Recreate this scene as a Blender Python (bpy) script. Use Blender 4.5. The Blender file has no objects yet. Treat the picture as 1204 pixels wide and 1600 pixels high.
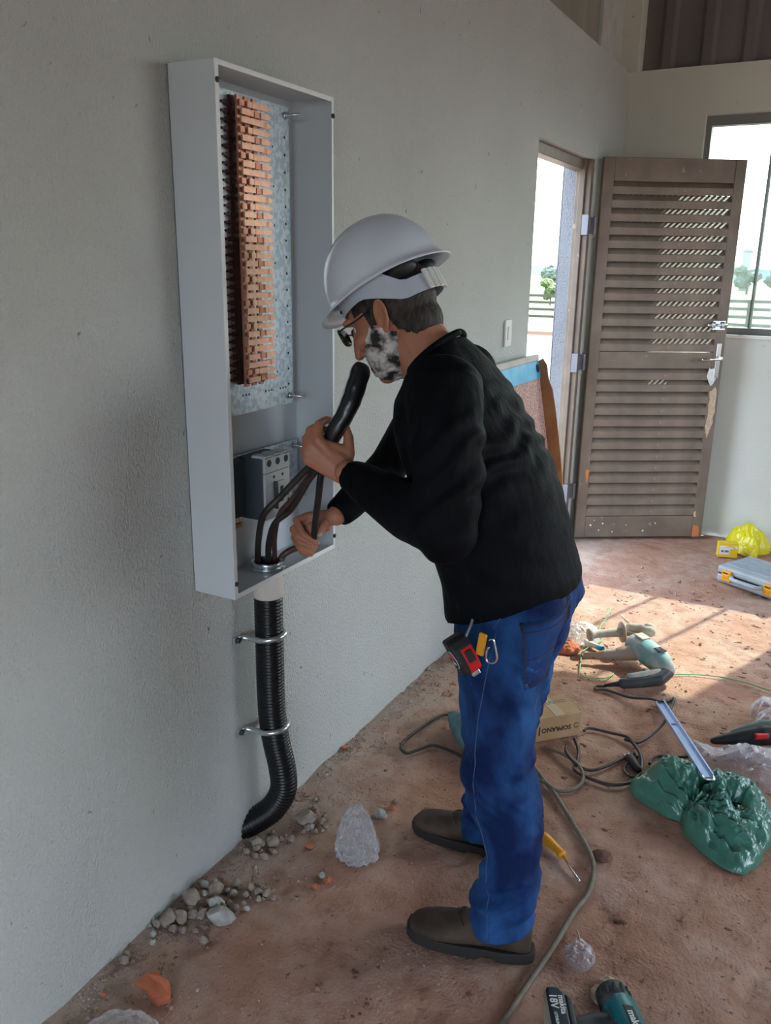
import bpy, bmesh, math, random
from mathutils import Vector, Matrix, Quaternion, noise
from math import sin, cos, pi, sqrt, radians

random.seed(7)
S = bpy.context.scene
COL = S.collection

# ------------------------------------------------------------------ camera
YAW, PITCH, ROLL, FPX = 0.488337, 0.283821, 0.014211, 1313.0
cam_d = bpy.data.cameras.new('camera')
cam = bpy.data.objects.new('camera', cam_d)
COL.objects.link(cam)
fw = Vector((-sin(YAW) * cos(PITCH), cos(YAW) * cos(PITCH), -sin(PITCH)))
rt = Vector((cos(YAW), sin(YAW), 0))
up = rt.cross(fw)
r2 = rt * cos(ROLL) + up * sin(ROLL)
u2 = up * cos(ROLL) - rt * sin(ROLL)
M = Matrix((r2, u2, -fw)).transposed().to_4x4()
M.translation = Vector((1.23993, 0.0, 1.5))
cam.matrix_world = M
cam_d.sensor_fit = 'VERTICAL'
cam_d.sensor_height = 24.0
cam_d.lens = FPX / 1600.0 * 24.0
cam_d.clip_start = 0.02
cam_d.clip_end = 2000
S.camera = cam

# ------------------------------------------------------------------ world, sun, exposure
SUN_DIR = Vector((-0.375, -1.0, -1.0)).normalized()
world = bpy.data.worlds.new('world')
S.world = world
world.use_nodes = True
wn = world.node_tree
for n in list(wn.nodes):
    wn.nodes.remove(n)
wo = wn.nodes.new('ShaderNodeOutputWorld')
bg = wn.nodes.new('ShaderNodeBackground')
sky = wn.nodes.new('ShaderNodeTexSky')
sky.sky_type = 'NISHITA'
sky.sun_disc = False
sky.sun_elevation = radians(43)
sky.sun_rotation = math.atan2(0.375, 1.0)
sky.air_density = 1.0
sky.dust_density = 4.0
sky.ozone_density = 1.0
mixw = wn.nodes.new('ShaderNodeMix')
mixw.data_type = 'RGBA'
mixw.inputs[0].default_value = 0.28
mixw.inputs[7].default_value = (11.0, 13.2, 15.2, 1)
wn.links.new(sky.outputs[0], mixw.inputs[6])
wn.links.new(mixw.outputs[2], bg.inputs[0])
bg.inputs[1].default_value = 0.30
wn.links.new(bg.outputs[0], wo.inputs[0])

sun_d = bpy.data.lights.new('sun', 'SUN')
sun_d.energy = 3.9
sun_d.angle = radians(0.6)
sun_d.color = (1.0, 0.93, 0.82)
sun = bpy.data.objects.new('sun', sun_d)
COL.objects.link(sun)
sun.rotation_euler = SUN_DIR.to_track_quat('-Z', 'Y').to_euler()
sun.location = (6, 16, 14)

S.view_settings.view_transform = 'Standard'
S.view_settings.look = 'None'
S.view_settings.gamma = 1.0
S.view_settings.exposure = 2.2
S.view_settings.use_curve_mapping = False
S.cycles.max_bounces = 10
S.cycles.diffuse_bounces = 6
S.cycles.transparent_max_bounces = 16
S.cycles.caustics_reflective = False
S.cycles.caustics_refractive = False
S.cycles.sample_clamp_indirect = 6.0


def portal(name, loc, size, direction):
    """A window portal: it gives no light of its own, it only guides the sky light through an opening."""
    d = bpy.data.lights.new(name, 'AREA')
    d.shape = 'RECTANGLE'
    d.size, d.size_y = size
    d.cycles.is_portal = True
    o = bpy.data.objects.new(name, d)
    COL.objects.link(o)
    o.location = loc
    o.rotation_euler = Vector(direction).to_track_quat('-Z', 'Y').to_euler()


# ------------------------------------------------------------------ helpers
def V(*a):
    return Vector(a)


BASE = {}


def thing(name, label, cat, loc=(0, 0, 0), group=None, kind=None):
    o = bpy.data.objects.new(name, None)
    COL.objects.link(o)
    o.location = loc
    o.empty_display_size = 0.05
    if label:
        o['label'] = label
    if cat:
        o['category'] = cat
    if group:
        o['group'] = group
    if kind:
        o['kind'] = kind
    BASE[o.name] = Vector(loc)
    return o


def tag(o, label=None, cat=None, group=None, kind=None):
    if label:
        o['label'] = label
    if cat:
        o['category'] = cat
    if group:
        o['group'] = group
    if kind:
        o['kind'] = kind
    return o


def obj(name, bm, mat, parent=None, smooth=True, bevel=0.0, base=None, auto=None, label=None):
    """Link a bmesh (world coordinates) as one object; `base` or the parent's base becomes the local zero."""
    me = bpy.data.meshes.new(name)
    if parent is not None:
        b = BASE[parent.name]
    else:
        b = Vector(base) if base else Vector((0, 0, 0))
    if b.length > 0:
        bmesh.ops.translate(bm, verts=bm.verts, vec=-b)
    bmesh.ops.recalc_face_normals(bm, faces=bm.faces)
    bm.to_mesh(me)
    bm.free()
    return obj_me(name, me, mat, parent, smooth, bevel, b, label)


def obj_me(name, me, mat, parent=None, smooth=True, bevel=0.0, b=None, label=None):
    if mat is not None:
        me.materials.clear()
        me.materials.append(mat)
    if smooth:
        for p in me.polygons:
            p.use_smooth = True
    o = bpy.data.objects.new(name, me)
    COL.objects.link(o)
    if parent is not None:
        o.parent = parent
        BASE[o.name] = BASE[parent.name]
    else:
        o.location = b if b is not None else (0, 0, 0)
        BASE[o.name] = Vector(o.location)
    if bevel:
        m = o.modifiers.new('bevel', 'BEVEL')
        m.width = bevel
        m.segments = 2
        m.limit_method = 'ANGLE'
        m.angle_limit = radians(40)
        m.harden_normals = False
    if label:
        o['label'] = label
    return o


def box(bm, lo, hi):
    lo, hi = Vector(lo), Vector(hi)
    vs = [bm.verts.new((x, y, z)) for x in (lo.x, hi.x) for y in (lo.y, hi.y) for z in (lo.z, hi.z)]
    for f in ((0, 1, 3, 2), (4, 6, 7, 5), (0, 4, 5, 1), (2, 3, 7, 6), (0, 2, 6, 4), (1, 5, 7, 3)):
        bm.faces.new([vs[i] for i in f])


def obox(bm, c, ax, half):
    """Box with axes ax (3 vectors) and half sizes."""
    c = Vector(c)
    ax = [Vector(a).normalized() for a in ax]
    vs = []
    for i in (-1, 1):
        for j in (-1, 1):
            for k in (-1, 1):
                vs.append(bm.verts.new(c + ax[0] * half[0] * i + ax[1] * half[1] * j + ax[2] * half[2] * k))
    for f in ((0, 1, 3, 2), (4, 6, 7, 5), (0, 4, 5, 1), (2, 3, 7, 6), (0, 2, 6, 4), (1, 5, 7, 3)):
        bm.faces.new([vs[i] for i in f])


def rings(bm, rr, cap=True, closed=False):
    """Bridge a list of equally long point rings."""
    vv = [[bm.verts.new(p) for p in r] for r in rr]
    n = len(vv[0])
    m = len(vv)
    for i in range(m if closed else m - 1):
        a, b = vv[i], vv[(i + 1) % m]
        for k in range(n):
            bm.faces.new((a[k], a[(k + 1) % n], b[(k + 1) % n], b[k]))
    if cap and not closed:
        bm.faces.new(list(reversed(vv[0])))
        bm.faces.new(vv[-1])
    return vv


def crom(pts, sub):
    """Catmull-Rom through the points (tuples of any length)."""
    if sub <= 1:
        return [tuple(p) for p in pts]
    P = [tuple(pts[0])] + [tuple(p) for p in pts] + [tuple(pts[-1])]
    out = []
    for i in range(1, len(P) - 2):
        p0, p1, p2, p3 = P[i - 1], P[i], P[i + 1], P[i + 2]
        for s in range(sub):
            t = s / sub
            out.append(tuple(0.5 * (2 * b + (c - a) * t + (2 * a - 5 * b + 4 * c - d) * t * t + (3 * b - a - 3 * c + d) * t ** 3)
                             for a, b, c, d in zip(p0, p1, p2, p3)))
    out.append(tuple(pts[-1]))
    return out


def tube(bm, pts, rad, n=10, sub=1, cap=True, flat=1.0, ref=None):
    """Tube along points with radius (number or list); flat squashes the second axis."""
    if not isinstance(rad, (list, tuple)):
        rad = [rad] * len(pts)
    q = crom([tuple(p) + (r,) for p, r in zip(pts, rad)], sub)
    P = [Vector(a[:3]) for a in q]
    R = [a[3] for a in q]
    T = []
    for i in range(len(P)):
        a = P[max(i - 1, 0)]
        b = P[min(i + 1, len(P) - 1)]
        t = (b - a)
        T.append(t.normalized() if t.length > 1e-9 else Vector((0, 0, 1)))
    nrm = Vector(ref) if ref else (Vector((0, 0, 1)) if abs(T[0].z) < 0.9 else Vector((1, 0, 0)))
    nrm = (nrm - T[0] * nrm.dot(T[0])).normalized()
    rr = []
    for i in range(len(P)):
        nrm = (nrm - T[i] * nrm.dot(T[i]))
        nrm = nrm.normalized() if nrm.length > 1e-6 else T[i].orthogonal().normalized()
        bn = T[i].cross(nrm)
        rr.append([P[i] + nrm * (R[i] * flat * cos(2 * pi * k / n)) + bn * (R[i] * sin(2 * pi * k / n)) for k in range(n)])
    rings(bm, rr, cap)


def capsule(bm, p0, p1, r0, r1, n=12):
    """A rounded, tapered limb piece."""
    p0, p1 = Vector(p0), Vector(p1)
    d = (p1 - p0)
    L = d.length
    d = d / L if L > 1e-9 else Vector((0, 0, 1))
    pts, rad = [], []
    for a in (85, 60, 35, 12):
        pts.append(p0 - d * r0 * sin(radians(a)))
        rad.append(r0 * cos(radians(a)))
    pts.append(p0 + d * L * 0.5)
    rad.append((r0 + r1) / 2)
    for a in (12, 35, 60, 85):
        pts.append(p1 + d * r1 * sin(radians(a)))
        rad.append(r1 * cos(radians(a)))
    tube(bm, pts, rad, n)


def chain(bm, pts, rad, n=12):
    for i in range(len(pts) - 1):
        capsule(bm, pts[i], pts[i + 1], rad[i], rad[i + 1], n)


def ellipsoid(bm, c, r, ax=None, u=20, v=12):
    c = Vector(c)
    m = Matrix.Identity(3)
    if ax:
        m = Matrix([Vector(a).normalized() for a in ax]).transposed()
    t = bmesh.ops.create_uvsphere(bm, u_segments=u, v_segments=v, radius=1.0)
    for w in t['verts']:
        w.co = c + m @ Vector((w.co.x * r[0], w.co.y * r[1], w.co.z * r[2]))


def disc(bm, c, nrm, r, h, n=20, r2=None):
    """Short cylinder."""
    nrm = Vector(nrm).normalized()
    c = Vector(c)
    tube(bm, [c, c + nrm * h], [r, r if r2 is None else r2], n)


def prism(bm, pts, vec):
    """Extrude a polygon (3-D points) along vec."""
    vec = Vector(vec)
    a = [bm.verts.new(p) for p in pts]
    b = [bm.verts.new(Vector(p) + vec) for p in pts]
    n = len(pts)
    bm.faces.new(list(reversed(a)))
    bm.faces.new(b)
    for i in range(n):
        bm.faces.new((a[i], a[(i + 1) % n], b[(i + 1) % n], b[i]))


def remeshed(bm, voxel, smooth_it=6, fac=0.5, decimate=None):
    """One continuous surface out of overlapping closed pieces."""
    me = bpy.data.meshes.new('tmp')
    bmesh.ops.recalc_face_normals(bm, faces=bm.faces)
    bm.to_mesh(me)
    bm.free()
    o = bpy.data.objects.new('tmp', me)
    COL.objects.link(o)
    m = o.modifiers.new('r', 'REMESH')
    m.mode = 'VOXEL'
    m.voxel_size = voxel
    m.use_smooth_shade = True
    if smooth_it:
        s = o.modifiers.new('s', 'SMOOTH')
        s.factor = fac
        s.iterations = smooth_it
    if decimate:
        d = o.modifiers.new('d', 'DECIMATE')
        d.ratio = decimate
    dg = bpy.context.evaluated_depsgraph_get()
    r = bpy.data.meshes.new_from_object(o.evaluated_get(dg))
    bpy.data.objects.remove(o)
    bpy.data.meshes.remove(me)
    return r


def shift(me, b):
    me.transform(Matrix.Translation(-Vector(b)))


def frame_of(px, x, y):
    return None


def text_bm(s, size, mtx, depth=0.0004, bold=0.0, sx=1.0):
    """Lettering as a thin mesh laid on a plane given by a matrix."""
    c = bpy.data.curves.new('t', 'FONT')
    c.body = s
    c.size = size
    c.extrude = depth
    c.offset = bold
    c.align_x = 'CENTER'
    c.align_y = 'CENTER'
    c.resolution_u = 2
    o = bpy.data.objects.new('t', c)
    COL.objects.link(o)
    dg = bpy.context.evaluated_depsgraph_get()
    me = bpy.data.meshes.new_from_object(o.evaluated_get(dg))
    bpy.data.objects.remove(o)
    bm = bmesh.new()
    bm.from_mesh(me)
    bpy.data.meshes.remove(me)
    bmesh.ops.transform(bm, matrix=mtx @ Matrix.Diagonal((sx, 1, 1, 1)), verts=bm.verts)
    return bm


def mtx(o, x, y, z=None):
    x = Vector(x).normalized()
    y = Vector(y)
    y = (y - x * y.dot(x)).normalized()
    z = x.cross(y)
    m = Matrix((x, y, z)).transposed().to_4x4()
    m.translation = Vector(o)
    return m


# ------------------------------------------------------------------ materials
def mat(name, col, rough=0.6, metal=0.0, col2=None, scale=20.0, detail=4.0, lo=0.4, hi=0.6, bump=0.0, bscale=None,
        bdist=0.002, stretch=(1, 1, 1), spec=0.5, speck=None, trans=0.0, coat=0.0, sheen=0.0, sss=0.0):
    m = bpy.data.materials.new(name)
    m.use_nodes = True
    nt = m.node_tree
    p = nt.nodes['Principled BSDF']
    p.inputs['Roughness'].default_value = rough
    p.inputs['Metallic'].default_value = metal
    p.inputs['Specular IOR Level'].default_value = spec
    if coat:
        p.inputs['Coat Weight'].default_value = coat
        p.inputs['Coat Roughness'].default_value = 0.15
    if sheen:
        p.inputs['Sheen Weight'].default_value = sheen
    if sss:
        p.inputs['Subsurface Weight'].default_value = sss
        p.inputs['Subsurface Radius'].default_value = (0.01, 0.004, 0.002)
        p.inputs['Subsurface Scale'].default_value = 0.5
    tc = nt.nodes.new('ShaderNodeTexCoord')
    mp = nt.nodes.new('ShaderNodeMapping')
    mp.inputs['Scale'].default_value = stretch
    nt.links.new(tc.outputs['Object'], mp.inputs[0])
    src = None
    if col2 is not None:
        nz = nt.nodes.new('ShaderNodeTexNoise')
        nz.inputs['Scale'].default_value = scale
        nz.inputs['Detail'].default_value = detail
        nt.links.new(mp.outputs[0], nz.inputs['Vector'])
        mr = nt.nodes.new('ShaderNodeMapRange')
        mr.inputs[1].default_value = lo
        mr.inputs[2].default_value = hi
        nt.links.new(nz.outputs['Fac'], mr.inputs[0])
        mx = nt.nodes.new('ShaderNodeMix')
        mx.data_type = 'RGBA'
        mx.inputs[6].default_value = (*col, 1)
        mx.inputs[7].default_value = (*col2, 1)
        nt.links.new(mr.outputs[0], mx.inputs[0])
        src = mx.outputs[2]
    if speck:
        # speck = (colour, scale, threshold)
        nz2 = nt.nodes.new('ShaderNodeTexNoise')
        nz2.inputs['Scale'].default_value = speck[1]
        nz2.inputs['Detail'].default_value = 2
        nt.links.new(mp.outputs[0], nz2.inputs['Vector'])
        mr2 = nt.nodes.new('ShaderNodeMapRange')
        mr2.inputs[1].default_value = speck[2]
        mr2.inputs[2].default_value = speck[2] + 0.04
        nt.links.new(nz2.outputs['Fac'], mr2.inputs[0])
        mx2 = nt.nodes.new('ShaderNodeMix')
        mx2.data_type = 'RGBA'
        if src:
            nt.links.new(src, mx2.inputs[6])
        else:
            mx2.inputs[6].default_value = (*col, 1)
        mx2.inputs[7].default_value = (*speck[0], 1)
        nt.links.new(mr2.outputs[0], mx2.inputs[0])
        src = mx2.outputs[2]
    if src:
        nt.links.new(src, p.inputs['Base Color'])
    else:
        p.inputs['Base Color'].default_value = (*col, 1)
    if bump:
        nb = nt.nodes.new('ShaderNodeTexNoise')
        nb.inputs['Scale'].default_value = bscale or scale
        nb.inputs['Detail'].default_value = 5
        nt.links.new(mp.outputs[0], nb.inputs['Vector'])
        bn = nt.nodes.new('ShaderNodeBump')
        bn.inputs['Strength'].default_value = bump
        bn.inputs['Distance'].default_value = bdist
        nt.links.new(nb.outputs['Fac'], bn.inputs['Height'])
        nt.links.new(bn.outputs[0], p.inputs['Normal'])
    m.diffuse_color = (*col, 1)
    return m


def film(name, col, clear=0.7, rough=0.15, bump=0.6, bscale=40):
    """Thin plastic film: see-through where one looks straight on, milky along folds and edges, glossy."""
    m = bpy.data.materials.new(name)
    m.use_nodes = True
    nt = m.node_tree
    p = nt.nodes['Principled BSDF']
    out = nt.nodes['Material Output']
    p.inputs['Base Color'].default_value = (*col, 1)
    p.inputs['Roughness'].default_value = rough
    p.inputs['Specular IOR Level'].default_value = 0.7
    tr = nt.nodes.new('ShaderNodeBsdfTransparent')
    tr.inputs[0].default_value = (*[0.6 + 0.4 * c for c in col], 1)
    ms = nt.nodes.new('ShaderNodeMixShader')
    nt.links.new(tr.outputs[0], ms.inputs[1])
    nt.links.new(p.outputs[0], ms.inputs[2])
    nt.links.new(ms.outputs[0], out.inputs[0])
    tc = nt.nodes.new('ShaderNodeTexCoord')
    nz = nt.nodes.new('ShaderNodeTexNoise')
    nz.inputs['Scale'].default_value = bscale
    nz.inputs['Detail'].default_value = 2
    nz.inputs['Distortion'].default_value = 2.2
    nt.links.new(tc.outputs['Object'], nz.inputs['Vector'])
    # thin creases: where the noise crosses its middle value
    sb = nt.nodes.new('ShaderNodeMath')
    sb.operation = 'SUBTRACT'
    sb.inputs[1].default_value = 0.5
    nt.links.new(nz.outputs['Fac'], sb.inputs[0])
    ab = nt.nodes.new('ShaderNodeMath')
    ab.operation = 'ABSOLUTE'
    nt.links.new(sb.outputs[0], ab.inputs[0])
    cr = nt.nodes.new('ShaderNodeMapRange')
    cr.inputs[1].default_value = 0.0
    cr.inputs[2].default_value = 0.045
    cr.inputs[3].default_value = 0.16
    cr.inputs[4].default_value = 0.0
    nt.links.new(ab.outputs[0], cr.inputs[0])
    lw = nt.nodes.new('ShaderNodeLayerWeight')
    lw.inputs[0].default_value = 0.35
    fr = nt.nodes.new('ShaderNodeMapRange')
    fr.inputs[1].default_value = 0.15
    fr.inputs[2].default_value = 0.95
    fr.inputs[3].default_value = 1 - clear
    fr.inputs[4].default_value = min(1.0, 1.25 - clear * 0.6)
    nt.links.new(lw.outputs['Facing'], fr.inputs[0])
    ad = nt.nodes.new('ShaderNodeMath')
    ad.operation = 'ADD'
    ad.use_clamp = True
    nt.links.new(fr.outputs[0], ad.inputs[0])
    nt.links.new(cr.outputs[0], ad.inputs[1])
    nt.links.new(ad.outputs[0], ms.inputs[0])
    bn = nt.nodes.new('ShaderNodeBump')
    bn.inputs['Strength'].default_value = bump
    bn.inputs['Distance'].default_value = 0.006
    nt.links.new(ab.outputs[0], bn.inputs['Height'])
    nt.links.new(bn.outputs[0], p.inputs['Normal'])
    return m


def wall_mat(name, col, col2, zs=0.7, strength=1.0):
    m = mat(name, col, 0.92, col2=col2, scale=2.2, detail=6, lo=0.3, hi=0.72, spec=0.2)
    nt = m.node_tree
    p = nt.nodes['Principled BSDF']
    tc = nt.nodes.new('ShaderNodeTexCoord')
    mp = nt.nodes.new('ShaderNodeMapping')
    mp.inputs['Scale'].default_value = (1, 1, zs)
    nt.links.new(tc.outputs['Object'], mp.inputs[0])
    a = nt.nodes.new('ShaderNodeTexNoise')
    a.inputs['Scale'].default_value = 150
    a.inputs['Detail'].default_value = 4
    a.inputs['Roughness'].default_value = 0.62
    b = nt.nodes.new('ShaderNodeTexNoise')
    b.inputs['Scale'].default_value = 9
    b.inputs['Detail'].default_value = 4
    for t in (a, b):
        nt.links.new(mp.outputs[0], t.inputs['Vector'])
    ad = nt.nodes.new('ShaderNodeMath')
    ad.operation = 'MULTIPLY_ADD'
    ad.inputs[1].default_value = 0.6
    nt.links.new(b.outputs['Fac'], ad.inputs[0])
    nt.links.new(a.outputs['Fac'], ad.inputs[2])
    bn = nt.nodes.new('ShaderNodeBump')
    bn.inputs['Strength'].default_value = strength
    bn.inputs['Distance'].default_value = 0.013
    nt.links.new(ad.outputs[0], bn.inputs['Height'])
    nt.links.new(bn.outputs[0], p.inputs['Normal'])
    # small pits and scuffs in the plaster
    c = nt.nodes.new('ShaderNodeTexNoise')
    c.inputs['Scale'].default_value = 38
    c.inputs['Detail'].default_value = 3
    nt.links.new(mp.outputs[0], c.inputs['Vector'])
    mr = nt.nodes.new('ShaderNodeMapRange')
    mr.inputs[1].default_value = 0.71
    mr.inputs[2].default_value = 0.76
    nt.links.new(c.outputs['Fac'], mr.inputs[0])
    mx = nt.nodes.new('ShaderNodeMix')
    mx.data_type = 'RGBA'
    old = p.inputs['Base Color'].links[0].from_socket
    nt.links.new(old, mx.inputs[6])
    mx.inputs[7].default_value = (0.22, 0.22, 0.21, 1)
    nt.links.new(mr.outputs[0], mx.inputs[0])
    nt.links.new(mx.outputs[2], p.inputs['Base Color'])
    return m


def floor_mat():
    m = bpy.data.materials.new('red_earth_floor')
    m.use_nodes = True
    nt = m.node_tree
    L = nt.links
    p = nt.nodes['Principled BSDF']
    p.inputs['Roughness'].default_value = 0.9
    p.inputs['Specular IOR Level'].default_value = 0.25
    tc = nt.nodes.new('ShaderNodeTexCoord')

    def nz(scale, det=5, rough=0.55):
        n = nt.nodes.new('ShaderNodeTexNoise')
        n.inputs['Scale'].default_value = scale
        n.inputs['Detail'].default_value = det
        n.inputs['Roughness'].default_value = rough
        L.new(tc.outputs['Object'], n.inputs['Vector'])
        return n.outputs['Fac']

    def rng(s, a, b):
        r = nt.nodes.new('ShaderNodeMapRange')
        r.inputs[1].default_value = a
        r.inputs[2].default_value = b
        L.new(s, r.inputs[0])
        return r.outputs[0]

    def mix(f, a, b):
        x = nt.nodes.new('ShaderNodeMix')
        x.data_type = 'RGBA'
        L.new(f, x.inputs[0])
        for k, c in ((6, a), (7, b)):
            if isinstance(c, tuple):
                x.inputs[k].default_value = (*c, 1)
            else:
                L.new(c, x.inputs[k])
        return x.outputs[2]
    c = mix(rng(nz(3.2), 0.38, 0.64), (0.43, 0.225, 0.155), (0.50, 0.335, 0.255))
    c = mix(rng(nz(14, 6), 0.42, 0.72), c, (0.36, 0.185, 0.125))
    # grey mortar dust along the foot of the wall
    sp = nt.nodes.new('ShaderNodeSeparateXYZ')
    L.new(tc.outputs['Object'], sp.inputs[0])
    ns = nt.nodes.new('ShaderNodeMath')
    ns.operation = 'MULTIPLY_ADD'
    ns.inputs[1].default_value = 0.45
    L.new(nz(7), ns.inputs[0])
    L.new(sp.outputs[0], ns.inputs[2])
    r = nt.nodes.new('ShaderNodeMapRange')
    r.inputs[1].default_value = 0.50
    r.inputs[2].default_value = 0.22
    r.inputs[3].default_value = 0.0
    r.inputs[4].default_value = 0.75
    L.new(ns.outputs[0], r.inputs[0])
    c = mix(r.outputs[0], c, (0.42, 0.34, 0.285))
    # pale trodden dust, dark crumbs
    c = mix(rng(nz(1.7, 6, 0.6), 0.60, 0.80), c, (0.56, 0.45, 0.38))
    c = mix(rng(nz(75, 3), 0.64, 0.72), c, (0.16, 0.085, 0.06))
    c = mix(rng(nz(28, 4, 0.6), 0.66, 0.72), c, (0.20, 0.105, 0.075))
    L.new(c, p.inputs['Base Color'])
    bn = nt.nodes.new('ShaderNodeBump')
    bn.inputs['Strength'].default_value = 0.85
    bn.inputs['Distance'].default_value = 0.008
    a = nt.nodes.new('ShaderNodeMath')
    a.operation = 'MULTIPLY_ADD'
    a.inputs[1].default_value = 0.6
    L.new(nz(120, 4), a.inputs[0])
    L.new(nz(34, 6, 0.65), a.inputs[2])
    L.new(a.outputs[0], bn.inputs['Height'])
    L.new(bn.outputs[0], p.inputs['Normal'])
    return m


M_WALL = wall_mat('grey_white_plaster', (0.645, 0.650, 0.610), (0.705, 0.710, 0.672))
M_WALLB = wall_mat('smooth_white_plaster', (0.64, 0.635, 0.565), (0.69, 0.685, 0.625), strength=0.25)
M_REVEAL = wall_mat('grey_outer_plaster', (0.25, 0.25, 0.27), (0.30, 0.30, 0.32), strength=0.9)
M_FLOOR = floor_mat()
M_CLAD = mat('brown_grey_sheet_metal', (0.15, 0.135, 0.138), 0.55, 0.1, col2=(0.21, 0.19, 0.19), scale=3, stretch=(1, 1, 0.15))
M_CLAD2 = mat('tan_sheet_metal', (0.30, 0.26, 0.21), 0.6, 0.1, col2=(0.36, 0.32, 0.26), scale=3, stretch=(1, 1, 0.2))
M_CONC = mat('bare_concrete', (0.50, 0.47, 0.42), 0.9, col2=(0.60, 0.57, 0.52), scale=6, bump=0.3, bscale=50)
M_DOOR = mat('brown_painted_steel', (0.155, 0.112, 0.082), 0.5, 0.0, col2=(0.225, 0.165, 0.122), scale=7, detail=6, lo=0.35, hi=0.7,
             speck=((0.33, 0.24, 0.18), 26, 0.70), bump=0.1, bscale=60)
M_WFRAME = mat('grey_window_paint', (0.19, 0.18, 0.18), 0.5)
M_DOORSLAT = mat('brown_painted_slat', (0.165, 0.120, 0.088), 0.5, col2=(0.245, 0.18, 0.132), scale=9, detail=6, lo=0.35, hi=0.7,
                 speck=((0.34, 0.25, 0.19), 22, 0.72))
M_PEEL = mat('bare_primer', (0.62, 0.46, 0.32), 0.8, col2=(0.50, 0.36, 0.25), scale=60)
M_RUST = mat('orange_chip', (0.60, 0.19, 0.06), 0.8)
M_CHROME = mat('chrome', (0.75, 0.75, 0.74), 0.18, 1.0)
M_GALV = mat('galvanised_steel', (0.50, 0.60, 0.66), 0.32, 0.75, col2=(0.74, 0.81, 0.84), scale=90, detail=1, lo=0.42, hi=0.58)
M_GALV2 = mat('zinc_bright', (0.62, 0.66, 0.68), 0.28, 0.9, col2=(0.72, 0.76, 0.78), scale=60)
M_CAB = mat('cabinet_grey_paint', (0.635, 0.68, 0.71), 0.36, col2=(0.66, 0.70, 0.73), scale=3, spec=0.5)
M_CABE = mat('cabinet_light_edge', (0.76, 0.77, 0.77), 0.35)
M_COPPER = mat('copper', (0.86, 0.50, 0.37), 0.38, 0.6, col2=(0.80, 0.42, 0.29), scale=60)
M_COPPERD = mat('copper_dull', (0.70, 0.34, 0.23), 0.42, 0.6, col2=(0.62, 0.27, 0.17), scale=60)
M_BLKPL = mat('black_ribbed_plastic', (0.005, 0.005, 0.006), 0.3, spec=0.5)
M_RUBBER = mat('black_cable_rubber', (0.028, 0.022, 0.02), 0.42, col2=(0.045, 0.034, 0.03), scale=30)
M_RUBBERB = mat('brown_cable_rubber', (0.10, 0.045, 0.035), 0.45, col2=(0.07, 0.035, 0.03), scale=30)
M_TAPE = mat('black_tape', (0.011, 0.011, 0.013), 0.3, bump=0.4, bscale=45, bdist=0.003, spec=0.6)
M_BREAK = mat('breaker_dark_grey', (0.055, 0.07, 0.082), 0.55)
M_BREAKF = mat('breaker_light_grey', (0.50, 0.51, 0.51), 0.5)
M_BLACK = mat('matt_black', (0.012, 0.012, 0.013), 0.6)
M_WHITEPL = mat('white_plastic', (0.78, 0.77, 0.73), 0.4)
M_SKIN = mat('skin', (0.50, 0.225, 0.135), 0.5, col2=(0.43, 0.175, 0.10), scale=28, detail=5, lo=0.35, hi=0.7, bump=0.25, bscale=170, bdist=0.0012, sss=0.12, spec=0.35)
M_NAIL = mat('finger_nail', (0.62, 0.34, 0.26), 0.3)
M_SWEAT = mat('black_knit', (0.0022, 0.0024, 0.0036), 0.72, col2=(0.0035, 0.0042, 0.0065), scale=10, bump=0.7, bscale=16, bdist=0.014, spec=0.12, stretch=(1, 1, 0.6))
M_JEAN = None
M_BOOT = mat('brown_nubuck', (0.040, 0.023, 0.014), 0.75, col2=(0.075, 0.048, 0.032), scale=16, detail=6, bump=0.35, bscale=60)
M_SOLE = mat('dark_sole', (0.022, 0.018, 0.016), 0.75, bump=0.3, bscale=50)
M_HAIR = mat('short_dark_hair', (0.012, 0.008, 0.006), 0.65, col2=(0.042, 0.027, 0.018), scale=120, detail=3, bump=0.9, bscale=160, bdist=0.004, stretch=(1, 1, 0.35))
M_HELM = mat('white_helmet_shell', (0.72, 0.755, 0.84), 0.28, spec=0.5, coat=0.2)
M_BAND = mat('pale_grey_plastic', (0.52, 0.56, 0.62), 0.45)
M_LENS = mat('dark_green_lens', (0.03, 0.038, 0.02), 0.08, spec=0.9)
M_RED = mat('red_plastic', (0.62, 0.012, 0.016), 0.35)
M_ORANGE = mat('orange_yellow_plastic', (0.80, 0.33, 0.01), 0.4)
M_YELL = mat('yellow_plastic', (0.82, 0.55, 0.015), 0.45)
M_CARD = mat('brown_cardboard', (0.44, 0.27, 0.13), 0.8, col2=(0.50, 0.32, 0.17), scale=12)
M_CARDT = mat('pale_cardboard_tape', (0.50, 0.37, 0.22), 0.45)
M_INK = mat('dark_print', (0.05, 0.028, 0.02), 0.7)
M_INKB = mat('faded_print', (0.25, 0.24, 0.24), 0.7)
M_WPRINT = mat('white_print', (0.75, 0.76, 0.76), 0.5)
M_TEAL = mat('teal_plastic', (0.012, 0.15, 0.16), 0.4, col2=(0.02, 0.19, 0.20), scale=20)
M_TEALD = mat('dusty_teal_plastic', (0.16, 0.30, 0.30), 0.6, col2=(0.50, 0.42, 0.34), scale=14, detail=6, lo=0.40, hi=0.62)
M_DUST = mat('dust_covered_metal', (0.42, 0.27, 0.19), 0.8, col2=(0.34, 0.29, 0.25), scale=20)
M_DUSTP = mat('dusty_grey_plastic', (0.36, 0.31, 0.24), 0.75, col2=(0.46, 0.40, 0.32), scale=25)
M_DKPL = mat('dark_grey_rubber', (0.03, 0.034, 0.038), 0.5, col2=(0.05, 0.055, 0.06), scale=30)
M_CORD = mat('grey_brown_cord', (0.15, 0.12, 0.085), 0.55, col2=(0.20, 0.16, 0.12), scale=30)
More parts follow.
